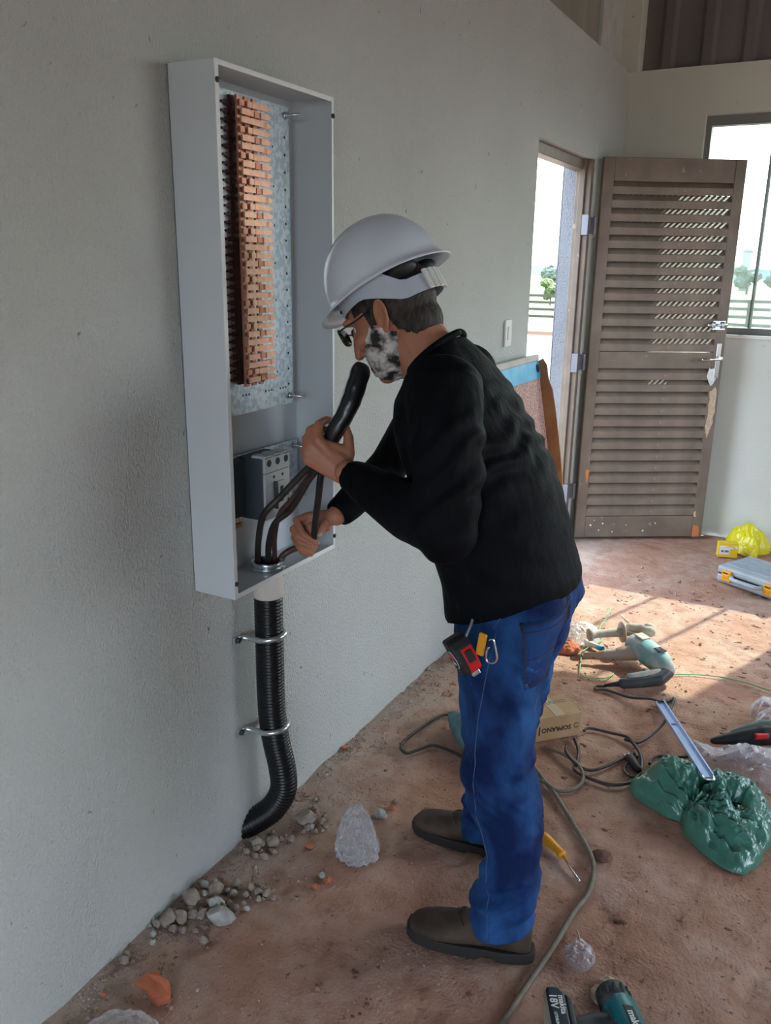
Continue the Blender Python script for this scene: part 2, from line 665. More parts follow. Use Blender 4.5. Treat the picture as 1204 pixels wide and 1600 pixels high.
M_CORDD = mat('dark_brown_cord', (0.028, 0.019, 0.016), 0.5, col2=(0.045, 0.03, 0.024), scale=30)
M_STRING = mat('green_twine', (0.16, 0.42, 0.20), 0.7)
M_ALU = mat('blueish_aluminium', (0.40, 0.53, 0.80), 0.35, 0.25, col2=(0.46, 0.58, 0.84), scale=8)
M_STEEL = mat('steel_shaft', (0.6, 0.6, 0.6), 0.25, 1.0)
M_STONE = mat('grey_mortar_lump', (0.27, 0.205, 0.165), 0.95, col2=(0.36, 0.30, 0.25), scale=30, bump=0.5, bscale=90)
M_STONEW = mat('white_plaster_chip', (0.50, 0.50, 0.48), 0.9, col2=(0.36, 0.32, 0.28), scale=25, bump=0.4, bscale=90)
M_STONER = mat('red_brick_crumb', (0.55, 0.17, 0.08), 0.95, col2=(0.45, 0.13, 0.06), scale=40, bump=0.4, bscale=90)
M_SHARD = mat('orange_fired_clay', (0.55, 0.16, 0.07), 0.85, col2=(0.47, 0.13, 0.06), scale=20, bump=0.2, bscale=80)
M_GREEN = film('green_bag_film', (0.060, 0.205, 0.145), clear=0.08, rough=0.28, bump=0.5, bscale=26)
M_CLEAR = film('clear_bag_film', (0.72, 0.70, 0.76), clear=0.74, rough=0.10, bump=0.9, bscale=16)
M_CLEARW = film('milky_bag_film', (0.80, 0.79, 0.81), clear=0.78, rough=0.10, bump=0.9, bscale=20)
M_YBAG = film('yellow_bag_film', (0.78, 0.66, 0.01), clear=0.02, rough=0.3, bump=0.4, bscale=22)
M_CASE = mat('pale_grey_case_plastic', (0.33, 0.36, 0.38), 0.5, col2=(0.38, 0.41, 0.43), scale=8)
M_BLUETAPE = mat('blue_film', (0.06, 0.36, 0.60), 0.4, col2=(0.10, 0.45, 0.68), scale=12)
M_SPECK = mat('speckled_pink_board', (0.56, 0.38, 0.33), 0.85, col2=(0.30, 0.12, 0.10), scale=150, detail=2, lo=0.45, hi=0.6)
M_BARK = mat('dark_clod', (0.13, 0.06, 0.04), 0.95, col2=(0.20, 0.10, 0.07), scale=40)
M_PAPER = mat('tan_paper', (0.50, 0.40, 0.28), 0.8)
M_LAWN = mat('lawn_green', (0.105, 0.145, 0.030), 0.9, col2=(0.145, 0.185, 0.045), scale=0.5)
M_GRAVEL = mat('pale_gravel', (0.20, 0.175, 0.145), 0.95, col2=(0.11, 0.095, 0.08), scale=12, detail=5, bump=0.6, bscale=12, bdist=0.05)
M_ROAD = mat('pale_road', (0.17, 0.15, 0.14), 0.9)
M_EDGE = mat('red_brown_edging', (0.17, 0.085, 0.05), 0.9)
M_FENCE = mat('dark_fence_wood', (0.045, 0.042, 0.03), 0.85)
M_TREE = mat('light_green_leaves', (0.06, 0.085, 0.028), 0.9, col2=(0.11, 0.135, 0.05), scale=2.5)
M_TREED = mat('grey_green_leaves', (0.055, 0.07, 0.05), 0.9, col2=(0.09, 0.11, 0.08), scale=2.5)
M_TRUNK = mat('trunk', (0.10, 0.075, 0.055), 0.9)
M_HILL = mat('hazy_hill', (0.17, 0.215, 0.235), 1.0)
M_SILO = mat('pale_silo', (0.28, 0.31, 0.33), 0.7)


def glass_mat():
    m = bpy.data.materials.new('greenish_pane')
    m.use_nodes = True
    nt = m.node_tree
    out = nt.nodes['Material Output']
    nt.nodes.remove(nt.nodes['Principled BSDF'])
    t = nt.nodes.new('ShaderNodeBsdfTransparent')
    t.inputs[0].default_value = (0.86, 0.95, 0.93, 1)
    g = nt.nodes.new('ShaderNodeBsdfGlossy')
    g.inputs['Roughness'].default_value = 0.02
    d = nt.nodes.new('ShaderNodeBsdfDiffuse')
    d.inputs[0].default_value = (0.8, 0.86, 0.86, 1)
    fr = nt.nodes.new('ShaderNodeFresnel')
    fr.inputs[0].default_value = 1.3
    a = nt.nodes.new('ShaderNodeMixShader')
    nt.links.new(fr.outputs[0], a.inputs[0])
    nt.links.new(t.outputs[0], a.inputs[1])
    nt.links.new(g.outputs[0], a.inputs[2])
    b = nt.nodes.new('ShaderNodeMixShader')
    b.inputs[0].default_value = 0.26  # whitish diffuse share paints haze and reflection over the view
    nt.links.new(a.outputs[0], b.inputs[1])
    nt.links.new(d.outputs[0], b.inputs[2])
    nt.links.new(b.outputs[0], out.inputs[0])
    return m


M_GLASS = glass_mat()


def jean_mat():
    m = mat('blue_denim', (0.0035, 0.015, 0.078), 0.8, col2=(0.026, 0.108, 0.31), scale=8, detail=7, lo=0.40, hi=0.68, bump=0.9, bscale=15, bdist=0.018, spec=0.2, stretch=(1, 1, 0.7))
    return m


M_JEAN = jean_mat()
M_JEAN2 = mat('blue_denim_pocket', (0.006, 0.026, 0.11), 0.8, col2=(0.012, 0.055, 0.19), scale=9, spec=0.25)
M_STITCH = mat('denim_stitch', (0.06, 0.10, 0.22), 0.8)
M_STITCHT = mat('tan_stitch', (0.05, 0.035, 0.04), 0.8)


# ------------------------------------------------------------------ the setting
XR, YB, YF, ZW = 4.3, 5.105, -2.6, 2.54
DY0, DY1, DZ = 3.655, 4.53, 2.035          # doorway in the left wall
WX0, WX1, WZ0, WZ1 = 0.425, 1.80, 1.165, 2.30   # window in the back wall


def structure(name, bm, m, smooth=False, bevel=0.0, label=None, cat=None):
    o = obj(name, bm, m, smooth=smooth, bevel=bevel)
    o['kind'] = 'structure'
    if label:
        o['label'] = label
        o['category'] = cat
    return o


# floor: fine uneven surface where it is seen, a coarse one elsewhere
def floor_z(x, y):
    v = Vector((x, y, 0))
    h = 0.0035 * noise.fractal(v * 3.0, 0.9, 2.0, 3)
    h += 0.0022 * noise.fractal(v * 16.0 + Vector((3, 1, 0)), 0.8, 2.0, 3)
    g = noise.fractal(v * 5.0 + Vector((9, 4, 2)), 0.8, 2.1, 4)
    if g > 0.32:
        h -= min(0.010, (g - 0.32) * 0.03)
    e = max(0.0, 0.14 - x) / 0.14
    h += e * 0.012 * (0.5 + noise.noise(v * 9.0)) if x > -0.02 else 0
    return max(-0.012, min(0.016, h))


bm = bmesh.new()
X0, X1, Y0, Y1, ST_ = -0.0, 2.0, 0.7, 5.1, 0.0125
nx, ny = int((X1 - X0) / ST_), int((Y1 - Y0) / ST_)
g = [[bm.verts.new((X0 + i * ST_, Y0 + j * ST_, floor_z(X0 + i * ST_, Y0 + j * ST_))) for j in range(ny + 1)] for i in range(nx + 1)]
for i in range(nx):
    for j in range(ny):
        bm.faces.new((g[i][j], g[i + 1][j], g[i + 1][j + 1], g[i][j + 1]))
xe, ye = X0 + nx * ST_, Y0 + ny * ST_
for (a, b, c, d) in ((-0.16, YF - 0.15, 4.5, Y0), (xe, Y0, 4.5, 5.3), (-0.16, Y0, X0, 5.3), (X0, ye, xe, 5.3)):
    q = [bm.verts.new(p) for p in ((a, b, -0.004), (c, b, -0.004), (c, d, -0.004), (a, d, -0.004))]
    bm.faces.new(q)
structure('floor', bm, M_FLOOR, smooth=True)

# left wall with the doorway
bm = bmesh.new()
box(bm, (-0.15, YF, -0.1), (0, DY0, ZW))
box(bm, (-0.15, DY1, -0.1), (0, YB + 0.15, ZW))
box(bm, (-0.15, DY0, DZ), (0, DY1, ZW))
structure('wall_left', bm, M_WALL)
# back wall with the window
bm = bmesh.new()
box(bm, (0, YB, -0.1), (WX0, YB + 0.15, ZW))
box(bm, (WX1, YB, -0.1), (XR + 0.15, YB + 0.15, ZW))
box(bm, (WX0, YB, -0.1), (WX1, YB + 0.15, WZ0))
box(bm, (WX0, YB, WZ1), (WX1, YB + 0.15, ZW))
structure('wall_back', bm, M_WALLB)
# right wall with two open windows, front wall with a wide gateway (both behind the picture)
bm = bmesh.new()
RW = ((2.3, 4.8),)
z0, z1 = 1.0, 2.35
ys = [YF] + [v for w in RW for v in w] + [YB + 0.15]
for k in range(0, len(ys), 2):
    box(bm, (XR, ys[k], -0.1), (XR + 0.15, ys[k + 1], ZW))
for a, b in RW:
    box(bm, (XR, a, -0.1), (XR + 0.15, b, z0))
    box(bm, (XR, a, z1), (XR + 0.15, b, ZW))
structure('wall_right', bm, M_WALL)
bm = bmesh.new()
GX0, GX1, GZ = 1.1, 3.1, 2.2
box(bm, (-0.15, YF - 0.15, -0.1), (GX0, YF, ZW))
box(bm, (GX1, YF - 0.15, -0.1), (XR + 0.15, YF, ZW))
box(bm, (GX0, YF - 0.15, GZ), (GX1, YF, ZW))
structure('wall_front', bm, M_WALL)

# upper sheet-metal cladding, corner post and roof
def corrugated(bm, p0, p1, z0, z1, nrm, pitch=0.20, amp=0.022):
    p0, p1, nrm = Vector(p0), Vector(p1), Vector(nrm)
    d = p1 - p0
    L = d.length
    d.normalize()
    prof = []
    t = 0.0
    while t < L:
        for a, h in ((0.0, 0), (0.56, 0), (0.66, 1), (0.88, 1), (0.98, 0)):
            if t + a * pitch < L:
                prof.append((t + a * pitch, h))
        t += pitch
    prof.append((L, 0))
    lo = [bm.verts.new(p0 + d * a + nrm * (h * amp) + Vector((0, 0, z0))) for a, h in prof]
    hi = [bm.verts.new(p0 + d * a + nrm * (h * amp) + Vector((0, 0, z1))) for a, h in prof]
    for i in range(len(prof) - 1):
        bm.faces.new((lo[i], lo[i + 1], hi[i + 1], hi[i]))


ZR = 4.6
bm = bmesh.new()
corrugated(bm, (0.03, YB + 0.03, 0), (XR + 0.02, YB + 0.03, 0), 2.53, ZR, (0, -1, 0), 0.205)
structure('trim_1', bm, M_CLAD, label='grey brown ribbed metal cladding above the back wall', cat='cladding')
bm = bmesh.new()
corrugated(bm, (-0.05, YF, 0), (-0.05, 4.56, 0), 2.53, ZR, (1, 0, 0), 0.21)
structure('trim_2', bm, M_CLAD2, label='tan ribbed metal cladding above the long plastered wall', cat='cladding')
bm = bmesh.new()
box(bm, (-0.15, 4.62, 2.535), (-0.035, 5.06, ZR))
structure('trim_3', bm, M_CONC, bevel=0.004, label='bare concrete infill beside the corner post above the wall', cat='infill')
bm = bmesh.new()
box(bm, (-0.06, 5.03, 2.535), (0.062, 5.15, ZR))
structure('trim_4', bm, M_WALLB, bevel=0.006, label='white painted corner post rising above the two walls', cat='post')
bm = bmesh.new()
corrugated(bm, (XR, YF, 0), (XR, YB + 0.15, 0), 2.53, ZR, (-1, 0, 0), 0.25)
structure('trim_5', bm, M_CLAD)
bm = bmesh.new()
corrugated(bm, (-0.1, YF, 0), (XR, YF, 0), 2.53, ZR, (0, 1, 0), 0.25)
structure('trim_6', bm, M_CLAD)
bm = bmesh.new()
box(bm, (-0.25, YF - 0.3, ZR), (XR + 0.3, YB + 0.3, ZR + 0.05))
structure('ceiling', bm, M_CLAD2)

bm = bmesh.new()
box(bm, (-0.20, 4.52, 2.535), (-0.056, 4.618, ZR))
structure('gap_shade_filler', bm, M_BLACK)  # added black filler: keeps sky light out of the cladding gap, makes it dark
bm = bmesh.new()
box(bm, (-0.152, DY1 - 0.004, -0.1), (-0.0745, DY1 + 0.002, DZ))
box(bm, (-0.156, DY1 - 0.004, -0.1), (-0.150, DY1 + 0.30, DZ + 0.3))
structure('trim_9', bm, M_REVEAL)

portal('portal_gateway', (2.1, YF - 0.08, 1.1), (2.0, 2.2), (0, 1, 0))
portal('portal_right_window', (XR + 0.08, 3.55, 1.67), (2.5, 1.35), (-1, 0, 0))
portal('portal_back_window', (1.11, YB + 0.16, 1.73), (1.37, 1.13), (0, -1, 0))
portal('portal_doorway', (-0.16, 4.09, 1.0), (0.87, 2.03), (1, 0, 0))

# window in the back wall: frame, sashes, panes
win = thing('window_1', 'sliding window with greenish panes in the white back wall', 'window', (1.11, YB + 0.05, WZ0), kind='structure')
wy0, wy1 = YB + 0.045, YB + 0.105
bm = bmesh.new()
box(bm, (WX0, wy0, WZ1 - 0.05), (WX1, wy1, WZ1))
box(bm, (WX0, wy0, WZ0), (WX1, wy1, WZ0 + 0.035))
box(bm, (WX0, wy0, WZ0 + 0.035), (WX0 + 0.03, wy1, WZ1 - 0.05))
box(bm, (WX1 - 0.03, wy0, WZ0 + 0.035), (WX1, wy1, WZ1 - 0.05))
obj('frame', bm, M_WFRAME, win, False)
xs = [WX0 + 0.03, 0.765, 1.09, 1.41, WX1 - 0.03]
for i in range(4):
    yy = wy0 + (0.016 if i % 2 else 0.036)
    bm = bmesh.new()
    box(bm, (xs[i], yy, WZ0 + 0.035), (xs[i + 1] + 0.012, yy + 0.006, WZ1 - 0.05))
    pn = obj('pane', bm, M_GLASS, win, False)
    bm = bmesh.new()
    box(bm, (xs[i + 1] - 0.006, yy - 0.008, WZ0 + 0.035), (xs[i + 1] + 0.012, yy + 0.014, WZ1 - 0.05))
    obj('sash_bar', bm, M_DKPL, win, False, 0.002)
bm = bmesh.new()
box(bm, (WX0, YB - 0.012, WZ0 - 0.02), (WX1 + 0.02, YB + 0.05, WZ0))
obj('sill', bm, M_WHITEPL, win, False, 0.003)

# ------------------------------------------------------------------ louvred door
HP = Vector((0.028, 4.600, 0.0))
LP = Vector((0.665, 4.998, 0.0))
da = (LP - HP).normalized()                 # along the leaf
dn = Vector((da.y, -da.x, 0))               # towards the room / camera
DW = (LP - HP).length
Z0, Z1 = 0.018, 2.055
TH = 0.036
door = thing('door_1', 'brown louvred metal door standing open beside the doorway', 'door', tuple(HP), kind='structure')


def D(a, n, z):
    return HP + da * a + dn * n + Vector((0, 0, z))


def dbox(bm, a0, a1, n0, n1, z0, z1):
    obox(bm, D((a0 + a1) / 2, (n0 + n1) / 2, (z0 + z1) / 2), (da, dn, (0, 0, 1)), ((a1 - a0) / 2, (n1 - n0) / 2, (z1 - z0) / 2))


SW = 0.058
MID0, MID1 = 0.985, 1.075
for nm, args in (('hinge_stile', (0, SW, -TH / 2, TH / 2, Z0, Z1)), ('latch_stile', (DW - SW, DW, -TH / 2, TH / 2, Z0, Z1)),
                 ('top_rail', (SW, DW - SW, -TH / 2, TH / 2 - 0.003, Z1 - 0.115, Z1)),
                 ('middle_rail', (SW, DW - SW, -TH / 2, TH / 2 - 0.003, MID0, MID1)),
                 ('bottom_rail', (SW, DW - SW, -TH / 2, TH / 2 - 0.003, Z0, Z0 + 0.125))):
    bm = bmesh.new()
    dbox(bm, *args)
    obj(nm, bm, M_DOOR, door, False, 0.003)


def slat_mesh(pitch):
    """One louvre: sloping blade, a lip at its foot, returned at its head (local: x along, y to the room, z up)."""
    bm = bmesh.new()
    w = (DW - 2 * SW) / 2
    prof = [(-0.016, 0.049), (-0.015, 0.0500), (0.0165, 0.0220), (0.0165, -0.0135), (0.0150, -0.0145), (0.0150, 0.0210), (-0.0175, 0.0485)]
    prism(bm, [Vector((-w, y, z)) for y, z in prof], (2 * w, 0, 0))
    me = bpy.data.meshes.new('slat')
    bmesh.ops.recalc_face_normals(bm, faces=bm.faces)
    bm.to_mesh(me)
    bm.free()
    return me


def comb_mesh(h):
    """Thin upright bars closing the back of one louvre gap."""
    bm = bmesh.new()
    w = (DW - 2 * SW) / 2
    k = int(2 * w / 0.030)
    for i in range(k + 1):
        x = -w + (i + 0.5) * 0.030
        if x < w:
            box(bm, (x - 0.0080, -0.0185, 0.046), (x + 0.0078, -0.0165, 0.0735))
    box(bm, (-w, -0.0185, 0.0725), (w, -0.0165, 0.046 + h))
    me = bpy.data.meshes.new('comb')
    bm.to_mesh(me)
    bm.free()
    return me


ang = math.atan2(da.y, da.x)
SP = 0.0655
sm = slat_mesh(SP)
cm = comb_mesh(SP + 0.008)
# local y of the slat must point to the room: da x z = room side is dn -> rotation about z by ang gives y = (-da.y, da.x) = -dn, so mirror
sm.transform(Matrix.Diagonal((1, -1, 1, 1)))
cm.transform(Matrix.Diagonal((1, -1, 1, 1)))
sm.flip_normals()
bays = [(Z0 + 0.125, MID0), (MID1, Z1 - 0.115)]
for zlo, zhi in bays:
    k = round((zhi - zlo - 0.01) / SP)
    sp = (zhi - zlo) / k
    for i in range(k):
        o = obj_me('slat', sm, M_DOORSLAT, door, False)
        o.location = da * (DW / 2) + Vector((0, 0, zlo + sp * i + 0.018))
        o.rotation_euler = (0, 0, ang)
        c = obj_me('vent_bar', cm, M_DOOR, door, False)
        c['kind'] = 'stuff'
        c.location = o.location
        c.rotation_euler = (0, 0, ang)
# handle, lock plates, bolt, peeled paint
bm = bmesh.new()
dbox(bm, DW - 0.045, DW - 0.018, TH / 2, TH / 2 + 0.005, 0.935, 1.125)
esc = obj('handle_plate', bm, M_CHROME, door, False, 0.002)
bm = bmesh.new()
chain(bm, [D(DW - 0.032, TH / 2, 1.045), D(DW - 0.032, TH / 2 + 0.045, 1.045), D(DW - 0.085, TH / 2 + 0.052, 1.043), D(DW - 0.135, TH / 2 + 0.048, 1.04)], [0.010, 0.010, 0.009, 0.007])
obj('lever', bm, M_CHROME, esc)
bm = bmesh.new()
dbox(bm, DW - 0.082, DW - 0.012, TH / 2, TH / 2 + 0.004, 1.195, 1.245)
blt = obj('bolt_plate', bm, M_GALV2, door, False, 0.002)
bm = bmesh.new()
tube(bm, [D(DW - 0.115, TH / 2 + 0.012, 1.222), D(DW - 0.005, TH / 2 + 0.012, 1.222)], 0.007, 10)
dbox(bm, DW - 0.09, DW - 0.075, TH / 2, TH / 2 + 0.02, 1.205, 1.24)
dbox(bm, DW - 0.035, DW - 0.02, TH / 2, TH / 2 + 0.02, 1.205, 1.24)
obj('bolt_rod', bm, M_GALV2, blt, True)


def patch(name, m, pts, off=0.0012, th=0.0016):
    bm = bmesh.new()
    prism(bm, [D(a, TH / 2 + off, z) for a, z in pts], dn * th)
    o = obj(name, bm, m, door, False)
    return o


def jag(pts, amp=0.004, sub=3, seed=0):
    rnd = random.Random(seed)
    out = []
    for i in range(len(pts)):
        a, b = pts[i], pts[(i + 1) % len(pts)]
        for k in range(sub):
            t = k / sub
            out.append((a[0] + (b[0] - a[0]) * t + rnd.uniform(-amp, amp), a[1] + (b[1] - a[1]) * t + rnd.uniform(-amp, amp)))
    return out


def pt(a0, z0):
    return (DW - a0, z0)


patch('bare_paint_patch', M_PEEL, jag([pt(0.053, 0.86), pt(0.020, 0.89), pt(0.012, 0.78), pt(0.022, 0.66), pt(0.040, 0.60), pt(0.055, 0.64), pt(0.052, 0.76)], 0.004, 4, 1))
patch('lock_plate', M_GALV2, jag([pt(0.075, 0.99), pt(0.030, 0.985), pt(0.028, 0.93), pt(0.05, 0.895), pt(0.066, 0.91), pt(0.08, 0.95)], 0.004, 3, 2), off=0.0)
patch('rust_chip', M_RUST, jag([(0.035, 0.42), (0.06, 0.415), (0.052, 0.375), (0.04, 0.34), (0.036, 0.38)], 0.003, 2, 3), off=0.0)
patch('rust_chip', M_RUST, jag([(DW - 0.055, 0.09), (DW - 0.02, 0.085), (DW - 0.02, 0.02), (DW - 0.055, 0.02)], 0.004, 2, 4), off=0.0)
patch('rust_chip', M_PEEL, jag([(DW - 0.062, 0.165), (DW - 0.05, 0.17), (DW - 0.046, 0.14), (DW - 0.06, 0.14)], 0.002, 2, 5), off=0.0)
for i, (a, z, r) in enumerate(((0.09, 0.09, 0.006), (0.14, 0.06, 0.004), (0.16, 0.10, 0.005), (0.22, 0.05, 0.004), (0.30, 0.09, 0.003), (0.40, 0.055, 0.005), (0.47, 0.1, 0.004), (0.11, 0.12, 0.003))):
    patch('paint_fleck', M_WHITEPL, [(a + r * cos(t) * (1 + 0.3 * sin(3 * t + i)), z + r * sin(t)) for t in [k * pi / 4 for k in range(8)]], off=-0.003)
# door frame with hinges
bm = bmesh.new()
fx0, fx1 = -0.075, 0.004
box(bm, (fx0, DY1 - 0.045, 0), (fx1, DY1 - 0.001, DZ))
box(bm, (fx0 + 0.02, DY1 - 0.062, 0), (fx1 - 0.028, DY1 - 0.045, DZ))
o = obj('jamb', bm, M_DOOR, door, False, 0.003)
bm = bmesh.new()
box(bm, (-0.105, DY0 + 0.001, DZ - 0.05), (-0.04, DY1 - 0.001, DZ - 0.001))
obj('jamb', bm, M_DOOR, door, False, 0.003)
bm = bmesh.new()
box(bm, (-0.105, DY0 + 0.001, 0), (-0.04, DY0 + 0.02, DZ))
obj('jamb', bm, M_DOOR, door, False, 0.003)
for z in (1.72, 1.02, 0.3):
    bm = bmesh.new()
    tube(bm, [Vector((0.02, 4.553, z - 0.045)), Vector((0.02, 4.553, z + 0.045))], 0.009, 10)
    box(bm, (-0.035, 4.470, z - 0.05), (0.0095, 4.486, z + 0.05))
    box(bm, (0.004, 4.486, z - 0.04), (0.0095, 4.553, z + 0.04))
    obj('hinge', bm, mat('violet_grey_steel', (0.20, 0.19, 0.22), 0.4, 0.5) if z > 1.5 else bpy.data.materials['violet_grey_steel'], door, False, 0.002)
# a light plaster reveal lintel above the frame is part of the wall

# light switch plate on the left wall
sw = thing('light_switch', 'small cream switch plate on the plastered wall before the doorway', 'switch', (0.002, 3.385, 1.24))
bm = bmesh.new()
box(bm, (0.0, 3.345, 1.187), (0.011, 3.42, 1.297))
pl = obj('plate', bm, M_WHITEPL, sw, False, 0.004)
bm = bmesh.new()
box(bm, (0.010, 3.368, 1.215), (0.016, 3.397, 1.268))
obj('rocker', bm, M_WHITEPL, sw, False, 0.002)

# ------------------------------------------------------------------ electrical cabinet
CX, CY0, CY1, CZ0, CZ1 = 0.117, 1.3955, 1.8247, 0.7747, 1.8749
cab = thing('electrical_cabinet', 'open pale grey metal distribution cabinet on the wall with copper bars inside', 'cabinet', (0, 1.61, CZ0))
T = 0.0025
bm = bmesh.new(); box(bm, (0.001, CY0, CZ0), (0.004, CY1, CZ1)); obj('back_panel', bm, M_CAB, cab, False)
bm = bmesh.new(); box(bm, (0.001, CY0, CZ0), (CX, CY0 + T, CZ1)); obj('side_panel', bm, M_CAB, cab, False, 0.001)
bm = bmesh.new(); box(bm, (0.001, CY1 - T, CZ0), (CX, CY1, CZ1)); obj('side_panel', bm, M_CAB, cab, False, 0.001)
bm = bmesh.new(); box(bm, (0.001, CY0 + T, CZ1 - T), (CX, CY1 - T, CZ1)); obj('top_panel', bm, M_CAB, cab, False, 0.001)
bm = bmesh.new(); box(bm, (0.001, CY0 + T, CZ0), (CX, CY1 - T, CZ0 + T)); obj('bottom_panel', bm, M_CAB, cab, False, 0.001)
bm = bmesh.new()
e = 0.012
box(bm, (CX, CY0, CZ0), (CX + 0.002, CY0 + e, CZ1))
box(bm, (CX, CY1 - 0.008, CZ0), (CX + 0.002, CY1, CZ1))
box(bm, (CX, CY0 + e, CZ1 - 0.010), (CX + 0.002, CY1 - 0.008, CZ1))
box(bm, (CX, CY0 + e, CZ0), (CX + 0.002, CY1 - 0.008, CZ0 + 0.012))
obj('front_lip', bm, M_CABE, cab, False, 0.0006)
for y, z in ((CY0 + 0.006, 1.838), (CY0 + 0.006, 0.812), (CY1 - 0.004, 1.835), (CY1 - 0.004, 0.81)):
    bm = bmesh.new()
    disc(bm, (CX + 0.001, y, z), (1, 0, 0), 0.0055, 0.004, 14)
    disc(bm, (CX + 0.004, y, z), (1, 0, 0), 0.003, 0.002, 10)
    obj('screw', bm, M_DKPL, cab, True)
# galvanised mounting plate with punched holes
bm = bmesh.new()
box(bm, (0.026, 1.425, 1.165), (0.029, 1.772, 1.852))
plate = obj('mounting_plate', bm, M_GALV, cab, False, 0.0006)
bm = bmesh.new()
for k in range(16):
    disc(bm, (0.0285, 1.752, 1.215 + k * 0.038), (1, 0, 0), 0.0032, 0.001, 8)
for y0 in (1.565, 1.655, 1.715):
    for k in range(3):
        disc(bm, (0.0285, y0 + k * 0.012, 1.208), (1, 0, 0), 0.0026, 0.001, 8)
for k in range(7):
    disc(bm, (0.0285, 1.705, 1.25 + k * 0.085), (1, 0, 0), 0.0024, 0.001, 8)
o = obj('punched_hole', bm, M_BLACK, plate, False)
o['kind'] = 'stuff'
for y, z in ((1.755, 1.832), (1.755, 1.186), (1.44, 1.832), (1.44, 1.186)):
    bm = bmesh.new()
    tube(bm, [(0.004, y, z), (0.072, y, z)], 0.0035, 10)
    disc(bm, (0.029, y, z), (1, 0, 0), 0.0085, 0.006, 6)
    disc(bm, (0.036, y, z), (1, 0, 0), 0.0065, 0.003, 14)
    obj('stud', bm, M_GALV2, cab, True)
# copper comb busbars with their shadow on the plate modelled as a maroon comb
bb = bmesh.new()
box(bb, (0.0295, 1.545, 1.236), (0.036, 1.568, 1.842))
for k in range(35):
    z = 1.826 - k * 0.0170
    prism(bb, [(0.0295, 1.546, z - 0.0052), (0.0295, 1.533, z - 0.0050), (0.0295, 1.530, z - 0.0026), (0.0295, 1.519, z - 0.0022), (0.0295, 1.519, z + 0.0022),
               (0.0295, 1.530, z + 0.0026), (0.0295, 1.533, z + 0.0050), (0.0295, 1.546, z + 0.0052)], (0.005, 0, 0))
bset = obj('busbar_shadow_comb', bb, mat('maroon_busbar_shadow', (0.060, 0.018, 0.020), 0.45, col2=(0.09, 0.035, 0.03), scale=30), cab, False)
for z in (1.262, 1.545, 1.800):
    bb = bmesh.new()
    box(bb, (0.029, 1.568, z - 0.012), (0.047, 1.640, z + 0.012))
    obj('busbar_support', bb, bpy.data.materials.get('support_resin') or mat('support_resin', (0.45, 0.42, 0.22), 0.6), bset, False, 0.002)
BY = (1.5545, 1.581, 1.609)
for y in BY:
    bm = bmesh.new()
    box(bm, (0.047, y - 0.0075, 1.232), (0.053, y + 0.0075, 1.842))
    obj('busbar', bm, M_COPPERD, bset, False, 0.001)
    bm = bmesh.new()
    disc(bm, (0.053, y, 1.243), (1, 0, 0), 0.0055, 0.004, 10)
    disc(bm, (0.057, y, 1.243), (1, 0, 0), 0.0030, 0.003, 6)
    obj('terminal_bolt', bm, M_DKPL, bset, True)


def finger_mesh(L, tip):
    bm = bmesh.new()
    h = 0.0060
    pts = [(0, -L / 2, -h), (0, L / 2 - (0.009 if tip else 0), -h)]
    if tip:
        pts += [(0, L / 2 - 0.007, -h * 0.55), (0, L / 2, -h * 0.5), (0, L / 2, h * 0.5), (0, L / 2 - 0.007, h * 0.55)]
    pts += [(0, L / 2 - (0.009 if tip else 0), h), (0, -L / 2, h)]
    prism(bm, pts, (0.0045, 0, 0))
    me = bpy.data.meshes.new('copper_finger')
    bmesh.ops.recalc_face_normals(bm, faces=bm.faces)
    bm.to_mesh(me)
    bm.free()
    return me


FM = {}


def finger(y0, y1, z, x, tip=0, m=M_COPPER):
    key = (round(y1 - y0, 4), tip, m.name)
    if key not in FM:
        FM[key] = finger_mesh(y1 - y0, tip != 0)
    o = obj_me('copper_finger', FM[key], m, bset, False)
    o.location = Vector((x, (y0 + y1) / 2, z)) - BASE[cab.name]
    if tip < 0:
        o.rotation_euler = (pi, 0, 0)
    o.rotation_euler.x += random.uniform(-0.012, 0.012)
    return o


NROW = 35
for k in range(NROW):
    z = 1.826 - k * 0.0170
    ph = k % 3
    if ph == 0:
        finger(1.5465, 1.562, z, 0.056, 0, M_COPPERD)
        finger(1.572, 1.588, z, 0.057)
        finger(1.5885, 1.652, z, 0.0575, 1)
    elif ph == 1:
        finger(1.547, 1.588, z, 0.061)
        finger(1.598, 1.616, z, 0.056, 0, M_COPPERD)
        finger(1.6165, 1.653, z, 0.059, 1)
    else:
        finger(1.539, 1.615, z, 0.0655)
        finger(1.619, 1.637, z, 0.056, 0, M_COPPERD)
        finger(1.6375, 1.656, z, 0.0565, 1)
# circuit breaker on its own galvanised plate
bm = bmesh.new()
box(bm, (0.020, 1.46, 0.905), (0.023, 1.795, 1.068))
bpl = obj('breaker_plate', bm, M_GALV, cab, False, 0.0006)
for y, z in ((1.778, 1.052), (1.778, 0.925)):
    bm = bmesh.new()
    tube(bm, [(0.004, y, z), (0.058, y, z)], 0.0035, 10)
    disc(bm, (0.023, y, z), (1, 0, 0), 0.008, 0.006, 6)
    obj('stud', bm, M_GALV2, bpl, True)
bm = bmesh.new()
box(bm, (0.023, 1.548, 0.916), (0.092, 1.648, 1.068))
brk = obj('circuit_breaker', bm, M_BREAK, cab, False, 0.003)
bm = bmesh.new()
box(bm, (0.023, 1.478, 0.925), (0.042, 1.540, 1.062))
obj('breaker_base', bm, M_BREAK, cab, False, 0.003)
bm = bmesh.new()
box(bm, (0.092, 1.548, 1.032), (0.0995, 1.648, 1.0715))
box(bm, (0.060, 1.548, 1.0665), (0.0995, 1.575, 1.073))
box(bm, (0.060, 1.585, 1.0665), (0.0995, 1.612, 1.073))
box(bm, (0.060, 1.622, 1.0665), (0.0995, 1.648, 1.073))
